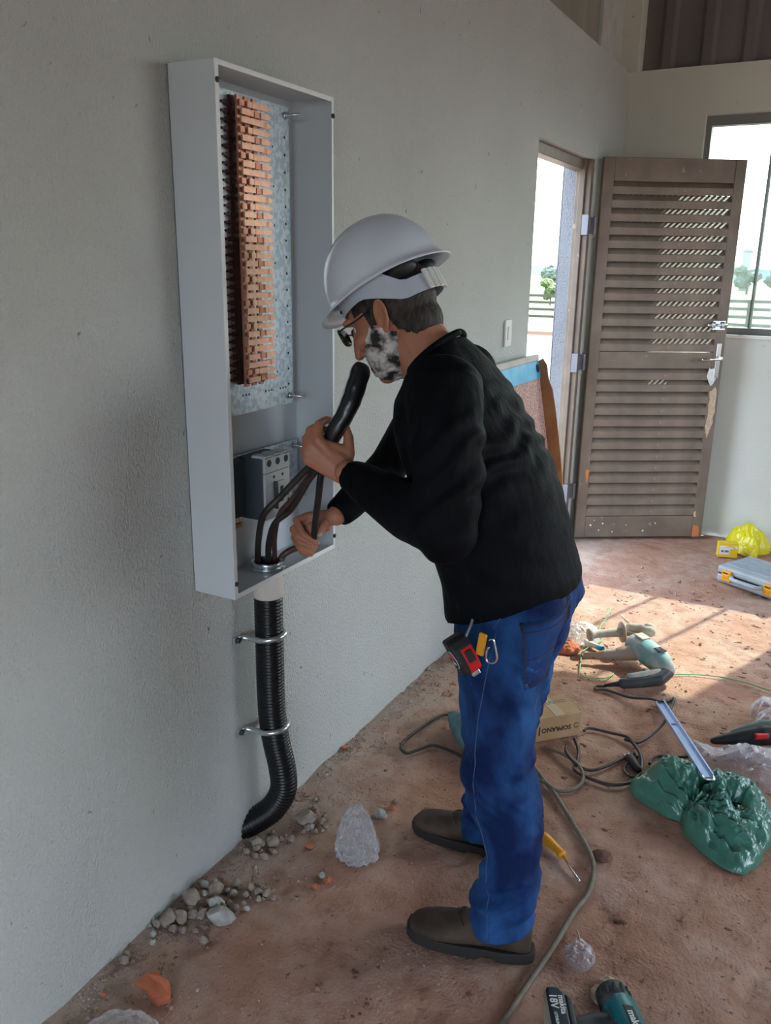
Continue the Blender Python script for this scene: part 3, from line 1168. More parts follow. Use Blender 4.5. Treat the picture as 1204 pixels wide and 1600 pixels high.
obj('terminal_cover', bm, M_BREAKF, brk, False, 0.0015)
bm = bmesh.new()
box(bm, (0.092, 1.549, 0.918), (0.0985, 1.647, 1.0305))
box(bm, (0.0985, 1.552, 0.985), (0.0992, 1.582, 0.9865))
box(bm, (0.0985, 1.552, 1.003), (0.0992, 1.582, 1.0045))
obj('front_cover', bm, M_BREAKF, brk, False, 0.0015)
for y in (1.564, 1.598, 1.632):
    bm = bmesh.new()
    disc(bm, (0.0985, y, 1.055), (1, 0, 0), 0.0085, 0.0016, 16)
    obj('terminal_hole', bm, M_BLACK, brk, False)
for y, z, r in ((1.581, 1.044, 0.005), (1.615, 1.044, 0.005), (1.583, 1.019, 0.0038), (1.618, 1.019, 0.0038), (1.640, 0.952, 0.003)):
    bm = bmesh.new()
    disc(bm, (0.0978, y, z), (1, 0, 0), r, 0.0016, 12)
    obj('screw_hole', bm, M_BLACK, brk, False)
bm = bmesh.new()
box(bm, (0.0985, 1.584, 0.944), (0.108, 1.616, 1.007))
obj('toggle_surround', bm, M_BREAKF, brk, False, 0.0015)
bm = bmesh.new()
box(bm, (0.0985, 1.580, 0.942), (0.110, 1.5845, 1.009))
obj('toggle_guard', bm, M_DKPL, brk, False, 0.001)
bm = bmesh.new()
box(bm, (0.1078, 1.594, 0.957), (0.1086, 1.607, 0.995))
box(bm, (0.1080, 1.595, 0.974), (0.124, 1.606, 0.982))
obj('toggle', bm, M_BLACK, brk, False, 0.001)
bm = bmesh.new()
box(bm, (0.004, 1.47, 0.893), (0.026, 1.55, 0.904))
obj('wooden_packer', bm, mat('raw_wood', (0.55, 0.33, 0.18), 0.8), cab, False, 0.001)
# knock-out ring pressed into the floor of the cabinet
bm = bmesh.new()
for r in (0.021, 0.014):
    pts = [(0.055 + r * cos(a), 1.475 + r * sin(a), CZ0 + T + 0.0003) for a in [2 * pi * k / 28 for k in range(29)]]
    tube(bm, pts, 0.0009, 6)
obj('knockout_ring', bm, M_CABE, cab, True)

# ------------------------------------------------------------------ corrugated conduit and clamps
cpath = crom([(0.056, 1.605, 0.715), (0.056, 1.605, 0.55), (0.056, 1.606, 0.40), (0.063, 1.610, 0.30), (0.078, 1.617, 0.205), (0.078, 1.619, 0.135),
              (0.050, 1.603, 0.075), (0.006, 1.575, 0.038), (-0.02, 1.56, 0.02)], 24)
con = thing('corrugated_conduit', 'black corrugated conduit running from the cabinet floor down into the wall foot', 'conduit', (0.056, 1.605, 0.0))
# resample evenly, then ribs
P = [Vector(q) for q in cpath]
cum = [0]
for i in range(1, len(P)):
    cum.append(cum[-1] + (P[i] - P[i - 1]).length)
tot = cum[-1]
pp, rr_, step, s, j = [], [], 0.0023, 0.0, 0
while s < tot:
    while j < len(cum) - 2 and cum[j + 1] < s:
        j += 1
    t = (s - cum[j]) / max(1e-9, cum[j + 1] - cum[j])
    pp.append(P[j].lerp(P[j + 1], t))
    ph = (s / 0.0092) % 1.0
    rr_.append(0.0325 + 0.0042 * max(0, min(1, 1.6 * (0.5 - 0.5 * cos(2 * pi * ph)) - 0.15)))
    s += step
bm = bmesh.new()
tube(bm, pp, rr_, 32)
obj('ribbed_pipe', bm, M_BLKPL, con)
bm = bmesh.new()
tube(bm, [(0.056, 1.605, 0.700), (0.056, 1.605, 0.7735)], [0.0385, 0.0385], 32)
obj('collar', bm, mat('pale_collar_plastic', (0.68, 0.62, 0.56), 0.5), con, True, 0.003)


def ring_bm(c, ro, ri, z0, z1, n=40):
    bm = bmesh.new()
    c = Vector(c)
    prof = [(ri, z0), (ro, z0), (ro, z1), (ri, z1)]
    rr = []
    for k in range(n):
        a = 2 * pi * k / n
        rr.append([Vector((c.x + r * cos(a), c.y + r * sin(a), z)) for r, z in prof])
    rings(bm, rr, cap=False, closed=True)
    return bm


obj('locknut', ring_bm((0.056, 1.605, 0), 0.0445, 0.034, CZ0 + T, CZ0 + T + 0.007), M_GALV2, con, True, 0.0012)
obj('threaded_ring', ring_bm((0.056, 1.605, 0), 0.0405, 0.0335, CZ0 + T + 0.007, CZ0 + T + 0.018), M_GALV2, con, True, 0.0012)
bm = bmesh.new()
disc(bm, (0.056, 1.605, 0.772), (0, 0, 1), 0.034, 0.006, 28)
obj('dark_mouth', bm, M_BLACK, con)
bm = bmesh.new()
box(bm, (0.05, 1.650, 0.742), (0.066, 1.668, 0.772))
obj('clamp_screw_block', bm, mat('dark_steel_block', (0.09, 0.085, 0.08), 0.5, 0.6), con, False, 0.003)
for cz, dx, lab in ((0.593, 0.0, 'galvanised pipe clamp upper of the two on the black conduit'), (0.332, 0.003, 'galvanised pipe clamp lower of the two on the black conduit')):
    c = thing('pipe_clamp', lab, 'clamp', (0.003, 1.605, cz), 'conduit clamps')
    pts = []
    x0 = 0.056 + dx
    R = 0.0405
    for k in range(25):
        a = -pi * 0.62 + 2 * pi * 0.62 * k / 24
        pts.append(Vector((x0 + R * cos(a), 1.605 + R * sin(a), cz + 0.006 * cos(a))))
    pts = [Vector((0.006, 1.556, cz))] + [Vector((0.012, 1.562, cz))] + pts + [Vector((0.012, 1.650, cz)), Vector((0.006, 1.656, cz))]
    bm = bmesh.new()
    tube(bm, pts, 0.0075, 10, flat=1.0)
    obj('band', bm, M_GALV2, c)
    for y, s in ((1.542, -1), (1.668, 1)):
        bm = bmesh.new()
        box(bm, (0.001, y - 0.016, cz - 0.009), (0.006, y + 0.016, cz + 0.009))
        obj('ear', bm, M_GALV2, c, False, 0.003)
        bm = bmesh.new()
        disc(bm, (0.006, y + s * 0.003, cz), (1, 0, 0), 0.0075, 0.006, 8)
        obj('anchor_screw', bm, M_DKPL, c, True)

# ------------------------------------------------------------------ cables
def cable(name, pts, r, m, label, group=None, cat='cable'):
    bm = bmesh.new()
    tube(bm, pts, r, 14, sub=8)
    b = pts[0]
    o = obj(name, bm, m, base=b)
    return tag(o, label, cat, group)


cable('power_cable', [(0.040, 1.597, 0.740), (0.038, 1.591, 0.792), (0.062, 1.565, 0.863), (0.110, 1.524, 0.942), (0.150, 1.540, 0.990), (0.205, 1.552, 1.051), (0.250, 1.537, 1.085)], 0.0078, M_RUBBER,
      'black power cable bending widest, nearest the breaker on its way to the upper hand')
cable('power_cable', [(0.052, 1.612, 0.740), (0.052, 1.615, 0.787), (0.066, 1.601, 0.846), (0.100, 1.582, 0.905), (0.142, 1.590, 0.945), (0.210, 1.560, 1.028), (0.258, 1.537, 1.075)], 0.0078, M_RUBBER,
      'black power cable crossing lowest in front of the other risers from the conduit')
cable('power_cable', [(0.062, 1.626, 0.740), (0.058, 1.634, 0.782), (0.076, 1.611, 0.859), (0.112, 1.585, 0.929), (0.148, 1.590, 0.972), (0.203, 1.576, 1.037), (0.252, 1.552, 1.088)], 0.0066, M_RUBBERB,
      'brownish power cable rising behind the two black ones from the conduit')
cable('power_cable', [(0.262, 1.545, 1.085), (0.252, 1.546, 1.039), (0.224, 1.580, 0.982), (0.190, 1.621, 0.920), (0.166, 1.651, 0.863), (0.158, 1.666, 0.835)], 0.0080, M_TAPE,
      'black cable hanging from the upper fist down into the lower hand')
cable('power_cable', [(0.070, 1.640, 0.745), (0.072, 1.642, 0.790), (0.085, 1.649, 0.808), (0.100, 1.667, 0.816), (0.112, 1.691, 0.812), (0.121, 1.702, 0.812), (0.138, 1.690, 0.832), (0.150, 1.678, 0.85)], 0.0085, M_RUBBERB,
      'thick brown cable leaving the conduit mouth sideways to the lower hand')
bm = bmesh.new()
tube(bm, [(0.258, 1.537, 1.078), (0.272, 1.535, 1.105), (0.298, 1.536, 1.158), (0.312, 1.545, 1.185), (0.322, 1.556, 1.215), (0.327, 1.572, 1.250), (0.331, 1.588, 1.285), (0.333, 1.594, 1.297)],
     [0.0165, 0.0185, 0.0195, 0.0205, 0.022, 0.0225, 0.021, 0.014], 18, sub=6)
for w in bm.verts:
    w.co += Vector((noise.noise(w.co * 60), noise.noise(w.co * 60 + Vector((5, 0, 0))), 0)) * 0.0022
o = obj('cable_bundle', bm, M_TAPE, base=(0.258, 1.537, 1.078))
tag(o, 'thick taped black cable bundle held upright in the upper fist', 'cable bundle')

# ------------------------------------------------------------------ the man
man = thing('person', 'man in a white helmet, black long-sleeved top and blue jeans bending over cables', 'person', (0.66, 1.66, 0.0))
HA = radians(32)
HC = Vector((0.383, 1.66, 1.398))
hf, hu, hs = Vector((-cos(HA), 0, -sin(HA))), Vector((-sin(HA), 0, cos(HA))), Vector((0, -1, 0))


def H(f, s, u):
    return HC + hf * f + hs * s + hu * u


HAX = (hf, hs, hu)
TORSO = [(0.682, 1.66, 0.802, 0.138, 0.050, 0.168), (0.678, 1.66, 0.838, 0.141, 0.042, 0.172), (0.663, 1.66, 0.887, 0.137, 0.038, 0.17),
         (0.642, 1.66, 0.954, 0.136, 0.042, 0.172), (0.615, 1.66, 1.022, 0.134, 0.048, 0.178), (0.585, 1.66, 1.091, 0.127, 0.048, 0.19),
         (0.554, 1.66, 1.155, 0.111, 0.046, 0.205), (0.524, 1.66, 1.213, 0.098, 0.046, 0.205), (0.500, 1.66, 1.264, 0.075, 0.042, 0.178),
         (0.485, 1.66, 1.303, 0.058, 0.044, 0.115), (0.478, 1.66, 1.322, 0.047, 0.044, 0.080)]


def ell_rings(data, scale=1.0, n=32, e=2.3):
    out = []
    for cx, cy, cz, ux, uz, ry in data:
        r = []
        for k in range(n):
            a = 2 * pi * k / n
            c, s = cos(a), sin(a)
            c = math.copysign(abs(c) ** (2 / e), c)
            s = math.copysign(abs(s) ** (2 / e), s)
            r.append(Vector((cx + ux * c * scale, cy + ry * s * scale, cz + uz * c * scale)))
        out.append(r)
    return out


SHN, ELN, WRN = Vector((0.562, 1.487, 1.265)), Vector((0.618, 1.408, 1.020)), Vector((0.350, 1.497, 1.078))
SHF, ELF, WRF = Vector((0.485, 1.838, 1.262)), Vector((0.262, 1.850, 1.010)), Vector((0.214, 1.676, 0.917))

# --- hands, each in the axes of its own view of the palm
hbm = bmesh.new()


def handframe(O, r, u, t):
    O, r, u, t = Vector(O), Vector(r), Vector(u), Vector(t)
    return lambda x, y, z: O + (r * x + u * y + t * z) * 0.001


# near (left) hand: fist round the bundle, back of the hand to the room
h = handframe((0.301 - 0.0075, 1.5 + 0.012, 1.109 - 0.003), (0.848, 0.531, 0.0), (-0.114, 0.183, 0.976), (0.518, -0.828, 0.216))
wr = h(50, -52, -6)
for mcp, w0 in (((-19, 33, 9), (26, -24, 5)), ((-33, 21, 11), (24, -32, 6)), ((-40, 6, 10), (24, -40, 5)), ((-42, -9, 6), (26, -46, 2))):
    chain(hbm, [wr, h(*w0), h(*mcp)], [0.021, 0.0150, 0.0125], 12)
capsule(hbm, h(26, -32, 6), h(-28, 8, 9), 0.015, 0.013)
capsule(hbm, h(30, -10, 4), h(-22, 26, 8), 0.015, 0.011)
capsule(hbm, h(-18, 28, 7), h(34, 12, -4), 0.0115, 0.0125)
for pts, r in ((((-19, 33, 9), (-19, 68, -8), (-2, 80, -40), (20, 74, -46)), (12.0, 10.2, 8.8, 7.6)),
               (((-33, 21, 11), (-38, 55, -8), (-24, 64, -42), (0, 56, -50)), (12.2, 10.4, 9.0, 7.8)),
               (((-40, 6, 10), (-47, 38, -9), (-34, 44, -42), (-10, 36, -50)), (11.6, 9.8, 8.6, 7.4)),
               (((-42, -9, 6), (-51, 14, -10), (-42, 20, -38), (-22, 14, -46)), (10.6, 8.8, 7.6, 6.6))):
    chain(hbm, [h(*q) for q in pts], [a * 0.001 for a in r], 12)
chain(hbm, [h(34, -34, 0), h(46, 4, -6), h(45, 40, -14), h(38, 66, -24)], [0.016, 0.0135, 0.0115, 0.0088], 12)
capsule(hbm, wr, WRN, 0.024, 0.027)
NW = wr.copy()
# far (right) hand: fingers curled round the hanging cable, thumb to the room
g2 = handframe((0.146, 1.66, 0.872), (0.835, 0.55, 0.0), (-0.166, 0.252, 0.954), (0.525, -0.796, 0.301))
wr2 = g2(70, 36, -20)
for mcp in ((-4, 36, -22), (-13, 22, -28), (-15, 6, -32), (-12, -10, -34)):
    chain(hbm, [wr2, g2(*mcp)], [0.019, 0.0115], 12)
capsule(hbm, g2(40, 24, -22), g2(-6, 6, -30), 0.014, 0.012)
capsule(hbm, g2(44, 10, -20), g2(0, -6, -30), 0.013, 0.011)
capsule(hbm, g2(10, 4, -20), g2(-14, -26, -18), 0.013, 0.012)
capsule(hbm, g2(0, 10, -18), g2(0, -36, -12), 0.012, 0.011)
for pts, r in ((((-4, 36, -22), (-32, 26, -2), (-16, -6, 15), (18, -32, 13)), (11.0, 9.6, 8.8, 7.4)),
               (((-13, 22, -28), (-40, 4, -8), (-24, -28, 9), (12, -43, 9)), (11.2, 9.6, 8.8, 7.4)),
               (((-15, 6, -32), (-38, -16, -14), (-23, -43, 1), (7, -54, 3)), (10.6, 9.0, 8.2, 7.0)),
               (((-12, -10, -34), (-31, -33, -22), (-18, -55, -9), (4, -60, -6)), (9.6, 8.0, 7.2, 6.2))):
    chain(hbm, [g2(*q) for q in pts], [a * 0.001 for a in r], 12)
chain(hbm, [g2(60, 30, -14), g2(52, 26, 4), g2(34, 10, 15), g2(23, -9, 20)], [0.0145, 0.0125, 0.0108, 0.0088], 12)
capsule(hbm, g2(-24, -10, 4), g2(0, -26, 7), 0.0105, 0.0095)
capsule(hbm, wr2, WRF, 0.022, 0.026)
# --- arms, neck, head, trunk
chain(hbm, [WRN, ELN, SHN], [0.025, 0.040, 0.05], 14)
chain(hbm, [WRF, ELF, SHF], [0.025, 0.034, 0.045], 14)
rings(hbm, ell_rings(TORSO[:-1], 0.80))
chain(hbm, [SHN, Vector((0.49, 1.66, 1.27)), SHF], [0.05, 0.07, 0.05], 14)
capsule(hbm, Vector((0.492, 1.66, 1.285)), H(-0.022, 0, -0.060), 0.062, 0.056, 18)
capsule(hbm, Vector((0.472, 1.66, 1.285)), H(0.005, 0, -0.070), 0.058, 0.054, 18)
ellipsoid(hbm, H(0.004, 0, 0.035), (0.100, 0.077, 0.093), HAX, 28, 18)
ellipsoid(hbm, H(0.045, 0, -0.015), (0.062, 0.065, 0.085), HAX, 24, 16)
ellipsoid(hbm, H(0.045, 0, -0.068), (0.056, 0.058, 0.040), HAX, 24, 14)
ellipsoid(hbm, H(0.088, 0, -0.098), (0.020, 0.026, 0.018), HAX)
for s in (-1, 1):
    ellipsoid(hbm, H(0.072, 0.040 * s, -0.012), (0.030, 0.024, 0.022), HAX)          # cheek
    ellipsoid(hbm, H(0.098, 0.030 * s, 0.040), (0.013, 0.026, 0.009), HAX)           # brow
    # ear: shell with a raised rim
    e0 = H(-0.006, 0.079 * s, 0.002)
    eax = ((hf * 0.94 + hu * 0.2 - hs * (0.35 * s)), (hs * s + hf * 0.35), (hu * 0.97 - hf * 0.22))
    ellipsoid(hbm, e0 + hs * (0.002 * s), (0.017, 0.006, 0.031), eax, 20, 14)
    rim = []
    for k in range(15):
        a = -0.9 + (2 * pi - 1.2) * k / 14
        rim.append(e0 + hs * (0.008 * s) + eax[0].normalized() * (-0.0165 * cos(a - 0.3)) + eax[2].normalized() * (0.030 * sin(a - 0.3) + 0.002))
    tube(hbm, rim, 0.0042, 8)
    ellipsoid(hbm, e0 + hs * (0.005 * s) + hf * 0.012 - hu * 0.004, (0.005, 0.005, 0.009), HAX, 12, 8)   # tragus
    ellipsoid(hbm, e0 + hs * (0.003 * s) + hf * 0.006 - hu * 0.028, (0.008, 0.005, 0.009), HAX, 12, 8)   # lobe
    ellipsoid(hbm, H(0.112, 0.010 * s, -0.030), (0.010, 0.009, 0.008), HAX, 12, 8)    # nostril wing
chain(hbm, [H(0.100, 0, 0.036), H(0.118, 0, 0.002), H(0.130, 0, -0.026)], [0.009, 0.0105, 0.0115], 12)
ellipsoid(hbm, H(0.104, 0, -0.058), (0.011, 0.024, 0.006), HAX, 16, 8)
ellipsoid(hbm, H(0.102, 0, -0.070), (0.011, 0.021, 0.007), HAX, 16, 8)
me = remeshed(hbm, 0.0030, 5, 0.5)
shift(me, BASE[man.name])
body = obj_me('body', me, M_SKIN, man)
# nails and eyes
for c, n_, a in ((g2(26, -10, 27.5), g2(0.35, -0.1, 1) - g2(0, 0, 0), g2(-0.5, -1, 0.3) - g2(0, 0, 0)),):
    bm = bmesh.new()
    ax = Vector(a).normalized()
    nn = Vector(n_).normalized()
    ellipsoid(bm, c, (0.0068, 0.0052, 0.0016), (ax, nn.cross(ax), nn), 14, 8)
    obj('thumbnail', bm, M_NAIL, body)
for s in (-1, 1):
    bm = bmesh.new()
    ellipsoid(bm, H(0.0845, 0.029 * s, 0.018), (0.0120, 0.0120, 0.0120), HAX, 16, 12)
    ey = obj('eye', bm, mat('eye_white' if s < 0 else 'eye_white.1', (0.75, 0.73, 0.70), 0.2), body)

# --- hair: short cap over the skull, cut at the hairline
bm = bmesh.new()
ellipsoid(bm, H(0.001, 0, 0.033), (0.1035, 0.0805, 0.0965), HAX, 72, 48)
ellipsoid(bm, H(-0.024, 0, -0.030), (0.0660, 0.0670, 0.060), HAX, 64, 40)
me = remeshed(bm, 0.003, 10, 0.6)
bm = bmesh.new()
bm.from_mesh(me)
bpy.data.meshes.remove(me)
dele = []
for fce in bm.faces:
    c = fce.calc_center_median() - HC
    f_, s_, u_ = c.dot(hf), abs(c.dot(hs)), c.dot(hu)
    line = -0.070 if f_ < -0.05 else (-0.070 + (f_ + 0.05) * 1.05 if f_ < -0.015 else -0.022 + (f_ + 0.015) * 0.2)
    if f_ > -0.012 and f_ < 0.010:
        line = 0.028
    if f_ > 0.066 or (f_ > 0.036 and u_ < 0.035):
        line = 9
    if 0.010 <= f_ <= 0.036:
        line = -0.004
    if u_ < line + 0.004 * noise.noise(c * 120):
        dele.append(fce)
bmesh.ops.delete(bm, geom=dele, context='FACES')
bmesh.ops.solidify(bm, geom=bm.faces[:], thickness=0.006)
for w in bm.verts:
    w.co += (w.co - HC).normalized() * 0.0012 * noise.noise(w.co * 350)
obj('hair', bm, M_HAIR, man)
# --- patchy black and white beard over cheek, jaw and chin
bm = bmesh.new()
ellipsoid(bm, H(0.046, 0, -0.030), (0.066, 0.0695, 0.088), HAX, 64, 48)
ellipsoid(bm, H(0.050, 0, -0.076), (0.060, 0.062, 0.044), HAX, 48, 32)
me = remeshed(bm, 0.003, 3, 0.5)
bm = bmesh.new()
bm.from_mesh(me)
bpy.data.meshes.remove(me)
dele = []
for fce in bm.faces:
    c = fce.calc_center_median() - HC
    f_, s_, u_ = c.dot(hf), abs(c.dot(hs)), c.dot(hu)
    top = 0.008 - max(0, f_ - 0.030) * 0.85 + 0.008 * noise.noise(c * 45)
    if u_ > top or f_ < -0.008 - 0.012 * (u_ < -0.05) + 0.007 * noise.noise(c * 60 + Vector((4, 0, 0))) or (f_ > 0.108) or s_ < 0.004 and u_ > -0.05:
        dele.append(fce)
bmesh.ops.delete(bm, geom=dele, context='FACES')
for w in bm.verts:
    w.co += (w.co - H(0.04, 0, -0.03)).normalized() * (0.0035 * noise.fractal(w.co * 90, 0.6, 2.0, 3) + 0.0005)
bmesh.ops.solidify(bm, geom=bm.faces[:], thickness=0.004)
M_BEARD = mat('patchy_black_white_beard', (0.70, 0.64, 0.60), 0.8, col2=(0.022, 0.018, 0.018), scale=34, detail=6, lo=0.44, hi=0.60, bump=0.5, bscale=120, stretch=(1, 1, 1.2))
obj('beard', bm, M_BEARD, man, label='patchy white and black beard')

# --- sweater
bm = bmesh.new()
rings(bm, ell_rings(TORSO))
tube(bm, [SHN + Vector((0, 0.02, 0.012)), SHN.lerp(ELN, 0.35) + Vector((0.016, -0.004, 0)), SHN.lerp(ELN, 0.7) + Vector((0.012, 0, 0)), ELN], [0.078, 0.074, 0.067, 0.060], 20, sub=4)
ellipsoid(bm, SHN + Vector((-0.005, 0.03, -0.004)), (0.085, 0.080, 0.078), None, 20, 14)
ellipsoid(bm, ELN + Vector((0.004, 0, -0.006)), (0.063, 0.060, 0.063), None, 18, 12)
wn_ = WRN + (ELN - WRN).normalized() * 0.012
tube(bm, [ELN, ELN.lerp(WRN, 0.35) + Vector((0, 0, -0.004)), ELN.lerp(WRN, 0.7), wn_], [0.061, 0.058, 0.047, 0.0335], 20, sub=4)
tube(bm, [SHF + Vector((0, -0.02, 0.012)), SHF.lerp(ELF, 0.45) + Vector((-0.022, 0, 0.024)), ELF], [0.068, 0.052, 0.049], 20, sub=4)
ellipsoid(bm, SHF + Vector((-0.002, -0.03, 0.004)), (0.074, 0.076, 0.070), None, 20, 14)
ellipsoid(bm, ELF, (0.050, 0.050, 0.050), None, 18, 12)
wf_ = WRF + (ELF - WRF).normalized() * 0.004
tube(bm, [ELF, ELF.lerp(WRF, 0.5), wf_], [0.050, 0.046, 0.035], 20, sub=4)
me = remeshed(bm, 0.0055, 8, 0.5)
# folds: ridges that run round the bent elbow and across the back and waist
me.update()
NRM = [w.normal.copy() for w in me.vertices]
for w in me.vertices:
    p = w.co.copy()
    n_ = NRM[w.index]
    d = 0.0
    q = p - ELN
    k = math.exp(-(q.length / 0.16) ** 2)
    d += k * 0.0045 * (noise.noise(Vector((p.x * 18 + p.z * 26, p.y * 10, p.z * 12 - p.x * 14))))
    q = p - SHN
    k = math.exp(-(q.length / 0.17) ** 2)
    d += k * 0.0040 * noise.noise(Vector((p.x * 30 - p.z * 10, p.y * 26, p.z * 7)))
    k = math.exp(-((p.z - 0.90) / 0.10) ** 2)
    d += k * 0.0048 * noise.noise(Vector((p.x * 8, p.y * 8, p.z * 30 + p.x * 14)))
    d += 0.0030 * noise.noise(Vector((p.x * 9, p.y * 9, p.z * 15)))
    # long diagonal pulls from armpit to back
    k = math.exp(-((p.x - 0.66) / 0.09) ** 2 - ((p.z - 1.12) / 0.14) ** 2)
    d += k * 0.0045 * sin((p.z * 0.8 - p.x * 1.0 + 0.05 * noise.noise(p * 9)) * 95)
    w.co = p + n_ * d
shift(me, BASE[man.name])
swt = obj_me('sweater', me, M_SWEAT, man)
bm = bmesh.new()
cx, cy, cz, ux, uz, ry = 0.4775, 1.66, 1.3245, 0.049, 0.046, 0.081
tube(bm, [(cx + ux * cos(a), cy + ry * sin(a), cz + uz * cos(a) - 0.004 * abs(sin(a))) for a in [2 * pi * k / 40 for k in range(41)]], 0.0075, 10)
obj('collar', bm, M_SWEAT, swt)

# --- jeans
LEGN = [(0.683, 1.63, 0.845, 0.112, 0.036, 0.118), (0.697, 1.598, 0.805, 0.117, 0.042, 0.108), (0.708, 1.567, 0.76, 0.110, 0.044, 0.100), (0.705, 1.552, 0.696, 0.092, 0.034, 0.095),
        (0.706, 1.54, 0.606, 0.081, 0.023, 0.088), (0.711, 1.53, 0.52, 0.076, 0.023, 0.082), (0.719, 1.52, 0.454, 0.073, 0.027, 0.077), (0.735, 1.52, 0.395, 0.069, 0.028, 0.073),
        (0.757, 1.515, 0.342, 0.062, 0.027, 0.069), (0.766, 1.51, 0.294, 0.060, 0.028, 0.067), (0.763, 1.50, 0.237, 0.067, 0.038, 0.067), (0.754, 1.495, 0.175, 0.070, 0.037, 0.067),
        (0.753, 1.49, 0.126, 0.067, 0.028, 0.067), (0.758, 1.49, 0.092, 0.062, 0.022, 0.066)]
LEGF = [(0.683, 1.69, 0.845, 0.112, 0.036, 0.118), (0.695, 1.724, 0.805, 0.115, 0.042, 0.106), (0.704, 1.752, 0.76, 0.110, 0.044, 0.100), (0.692, 1.762, 0.696, 0.090, 0.034, 0.093),
        (0.680, 1.772, 0.606, 0.079, 0.023, 0.086), (0.665, 1.782, 0.52, 0.075, 0.020, 0.081), (0.652, 1.792, 0.454, 0.072, 0.020, 0.077), (0.640, 1.80, 0.395, 0.068, 0.018, 0.073),
        (0.628, 1.806, 0.342, 0.063, 0.016, 0.070), (0.618, 1.811, 0.294, 0.061, 0.012, 0.068), (0.606, 1.815, 0.237, 0.063, 0.010, 0.067), (0.596, 1.818, 0.175, 0.066, 0.012, 0.067),
        (0.590, 1.82, 0.110, 0.066, 0.016, 0.067), (0.590, 1.82, 0.062, 0.064, 0.018, 0.066)]
bm = bmesh.new()
rings(bm, ell_rings(LEGN, 1.0, 28, 2.15))
rings(bm, ell_rings(LEGF, 1.0, 28, 2.15))
rings(bm, ell_rings([(0.670, 1.66, 0.90, 0.105, 0.030, 0.140), (0.680, 1.66, 0.845, 0.113, 0.036, 0.145), (0.696, 1.66, 0.79, 0.116, 0.042, 0.145), (0.712, 1.66, 0.745, 0.10, 0.035, 0.12)], 1.0, 28))
me = remeshed(bm, 0.006, 6, 0.5)
me.update()
NRM = [w.normal.copy() for w in me.vertices]
for w in me.vertices:
    p = w.co.copy()
    d = 0.0042 * noise.noise(Vector((p.x * 9, p.y * 9, p.z * 14)))
    k = math.exp(-((p.z - 0.42) / 0.10) ** 2)
    d += k * 0.016 * (0.5 - abs(noise.noise(Vector((p.x * 11, p.y * 11, p.z * 26 + p.x * 14)))) * 1.6)
    k = math.exp(-((p.z - 0.17) / 0.10) ** 2)
    d += k * 0.018 * (0.5 - abs(noise.noise(Vector((p.x * 9, p.y * 9, p.z * 22 - p.x * 12)))) * 1.6)
    k = math.exp(-((p.z - 0.70) / 0.08) ** 2)
    d += k * 0.010 * (0.4 - abs(noise.noise(Vector((p.x * 14, p.y * 10, p.z * 26 + p.x * 22)))) * 1.6)
    k = math.exp(-((p.z - 0.58) / 0.10) ** 2)
    d += k * 0.009 * (0.4 - abs(noise.noise(Vector((p.x * 20, p.y * 12, p.z * 10 + p.x * 10)))) * 1.6)
    w.co = p + NRM[w.index] * d
from mathutils.bvhtree import BVHTree
jv = [w.co.copy() for w in me.vertices]
jp = [tuple(p.vertices) for p in me.polygons]
JB = BVHTree.FromPolygons(jv, jp)
shift(me, BASE[man.name])
jns = obj_me('jeans', me, M_JEAN, man)


def onjean(x, z, off, y0=1.2):
    """Point on the camera-facing side of the trousers at x, z."""
    hit = JB.ray_cast(Vector((x, y0, z)), Vector((0, 1, 0)))
    if hit[0] is None:
        hit = JB.find_nearest(Vector((x, 1.5, z)))
    return hit[0] + hit[1] * off


def onjean_dir(o, d, off):
    hit = JB.ray_cast(Vector(o), Vector(d))
    if hit[0] is None:
        hit = JB.find_nearest(Vector(o))
    return hit[0] + hit[1] * off


# side seam, pocket slant, hem stitching
seam = [onjean(0.700 + 0.012 * sin(z * 9) + max(0, 0.40 - z) * 0.14, z, 0.0006) for z in [0.80 - k * 0.02 for k in range(36)]]
bm = bmesh.new(); tube(bm, seam, 0.0012, 6)
obj('side_seam', bm, M_STITCH, jns)
bm = bmesh.new(); tube(bm, [onjean(0.700, 0.80, 0.0006), onjean(0.712, 0.825, 0.0006), onjean(0.728, 0.85, 0.0006)], 0.0013, 6)
obj('side_seam', bm, M_STITCH, jns)
# back pocket wrapped on the seat (seen from behind the left hip)
pd = Vector((-0.62, 0.78, 0)).normalized()
pu = Vector((0, 0, 1))
px_ = Vector((0.78, 0.62, 0))
pc = Vector((0.790, 1.56, 0.765)) - pd * 0.3


def pk(a, b, off):
    return onjean_dir(pc + px_ * a + pu * b, pd, off)


def pocket_bm(w0, w1, h0, h1, off, th, nx=9, ny=9):
    bm = bmesh.new()
    top = [[None] * (ny + 1) for _ in range(nx + 1)]
    bot = [[None] * (ny + 1) for _ in range(nx + 1)]
    for i in range(nx + 1):
        for j in range(ny + 1):
            t = j / ny
            w = w0 + (w1 - w0) * t
            a = -w + 2 * w * i / nx
            b = h0 + (h1 - h0) * t + (0.010 * (1 - abs(a) / w) * (-1) if j == 0 else 0) + a * 0.14
            top[i][j] = bm.verts.new(pk(a, b, off + th))
            bot[i][j] = bm.verts.new(pk(a, b, off))
    for i in range(nx):
        for j in range(ny):
            bm.faces.new((top[i][j], top[i + 1][j], top[i + 1][j + 1], top[i][j + 1]))
            bm.faces.new((bot[i][j + 1], bot[i + 1][j + 1], bot[i + 1][j], bot[i][j]))
    for i in range(nx):
        for j in (0, ny):
            bm.faces.new((top[i][j], bot[i][j], bot[i + 1][j], top[i + 1][j]))
    for j in range(ny):
        for i in (0, nx):
            bm.faces.new((top[i][j], top[i][j + 1], bot[i][j + 1], bot[i][j]))
    return bm


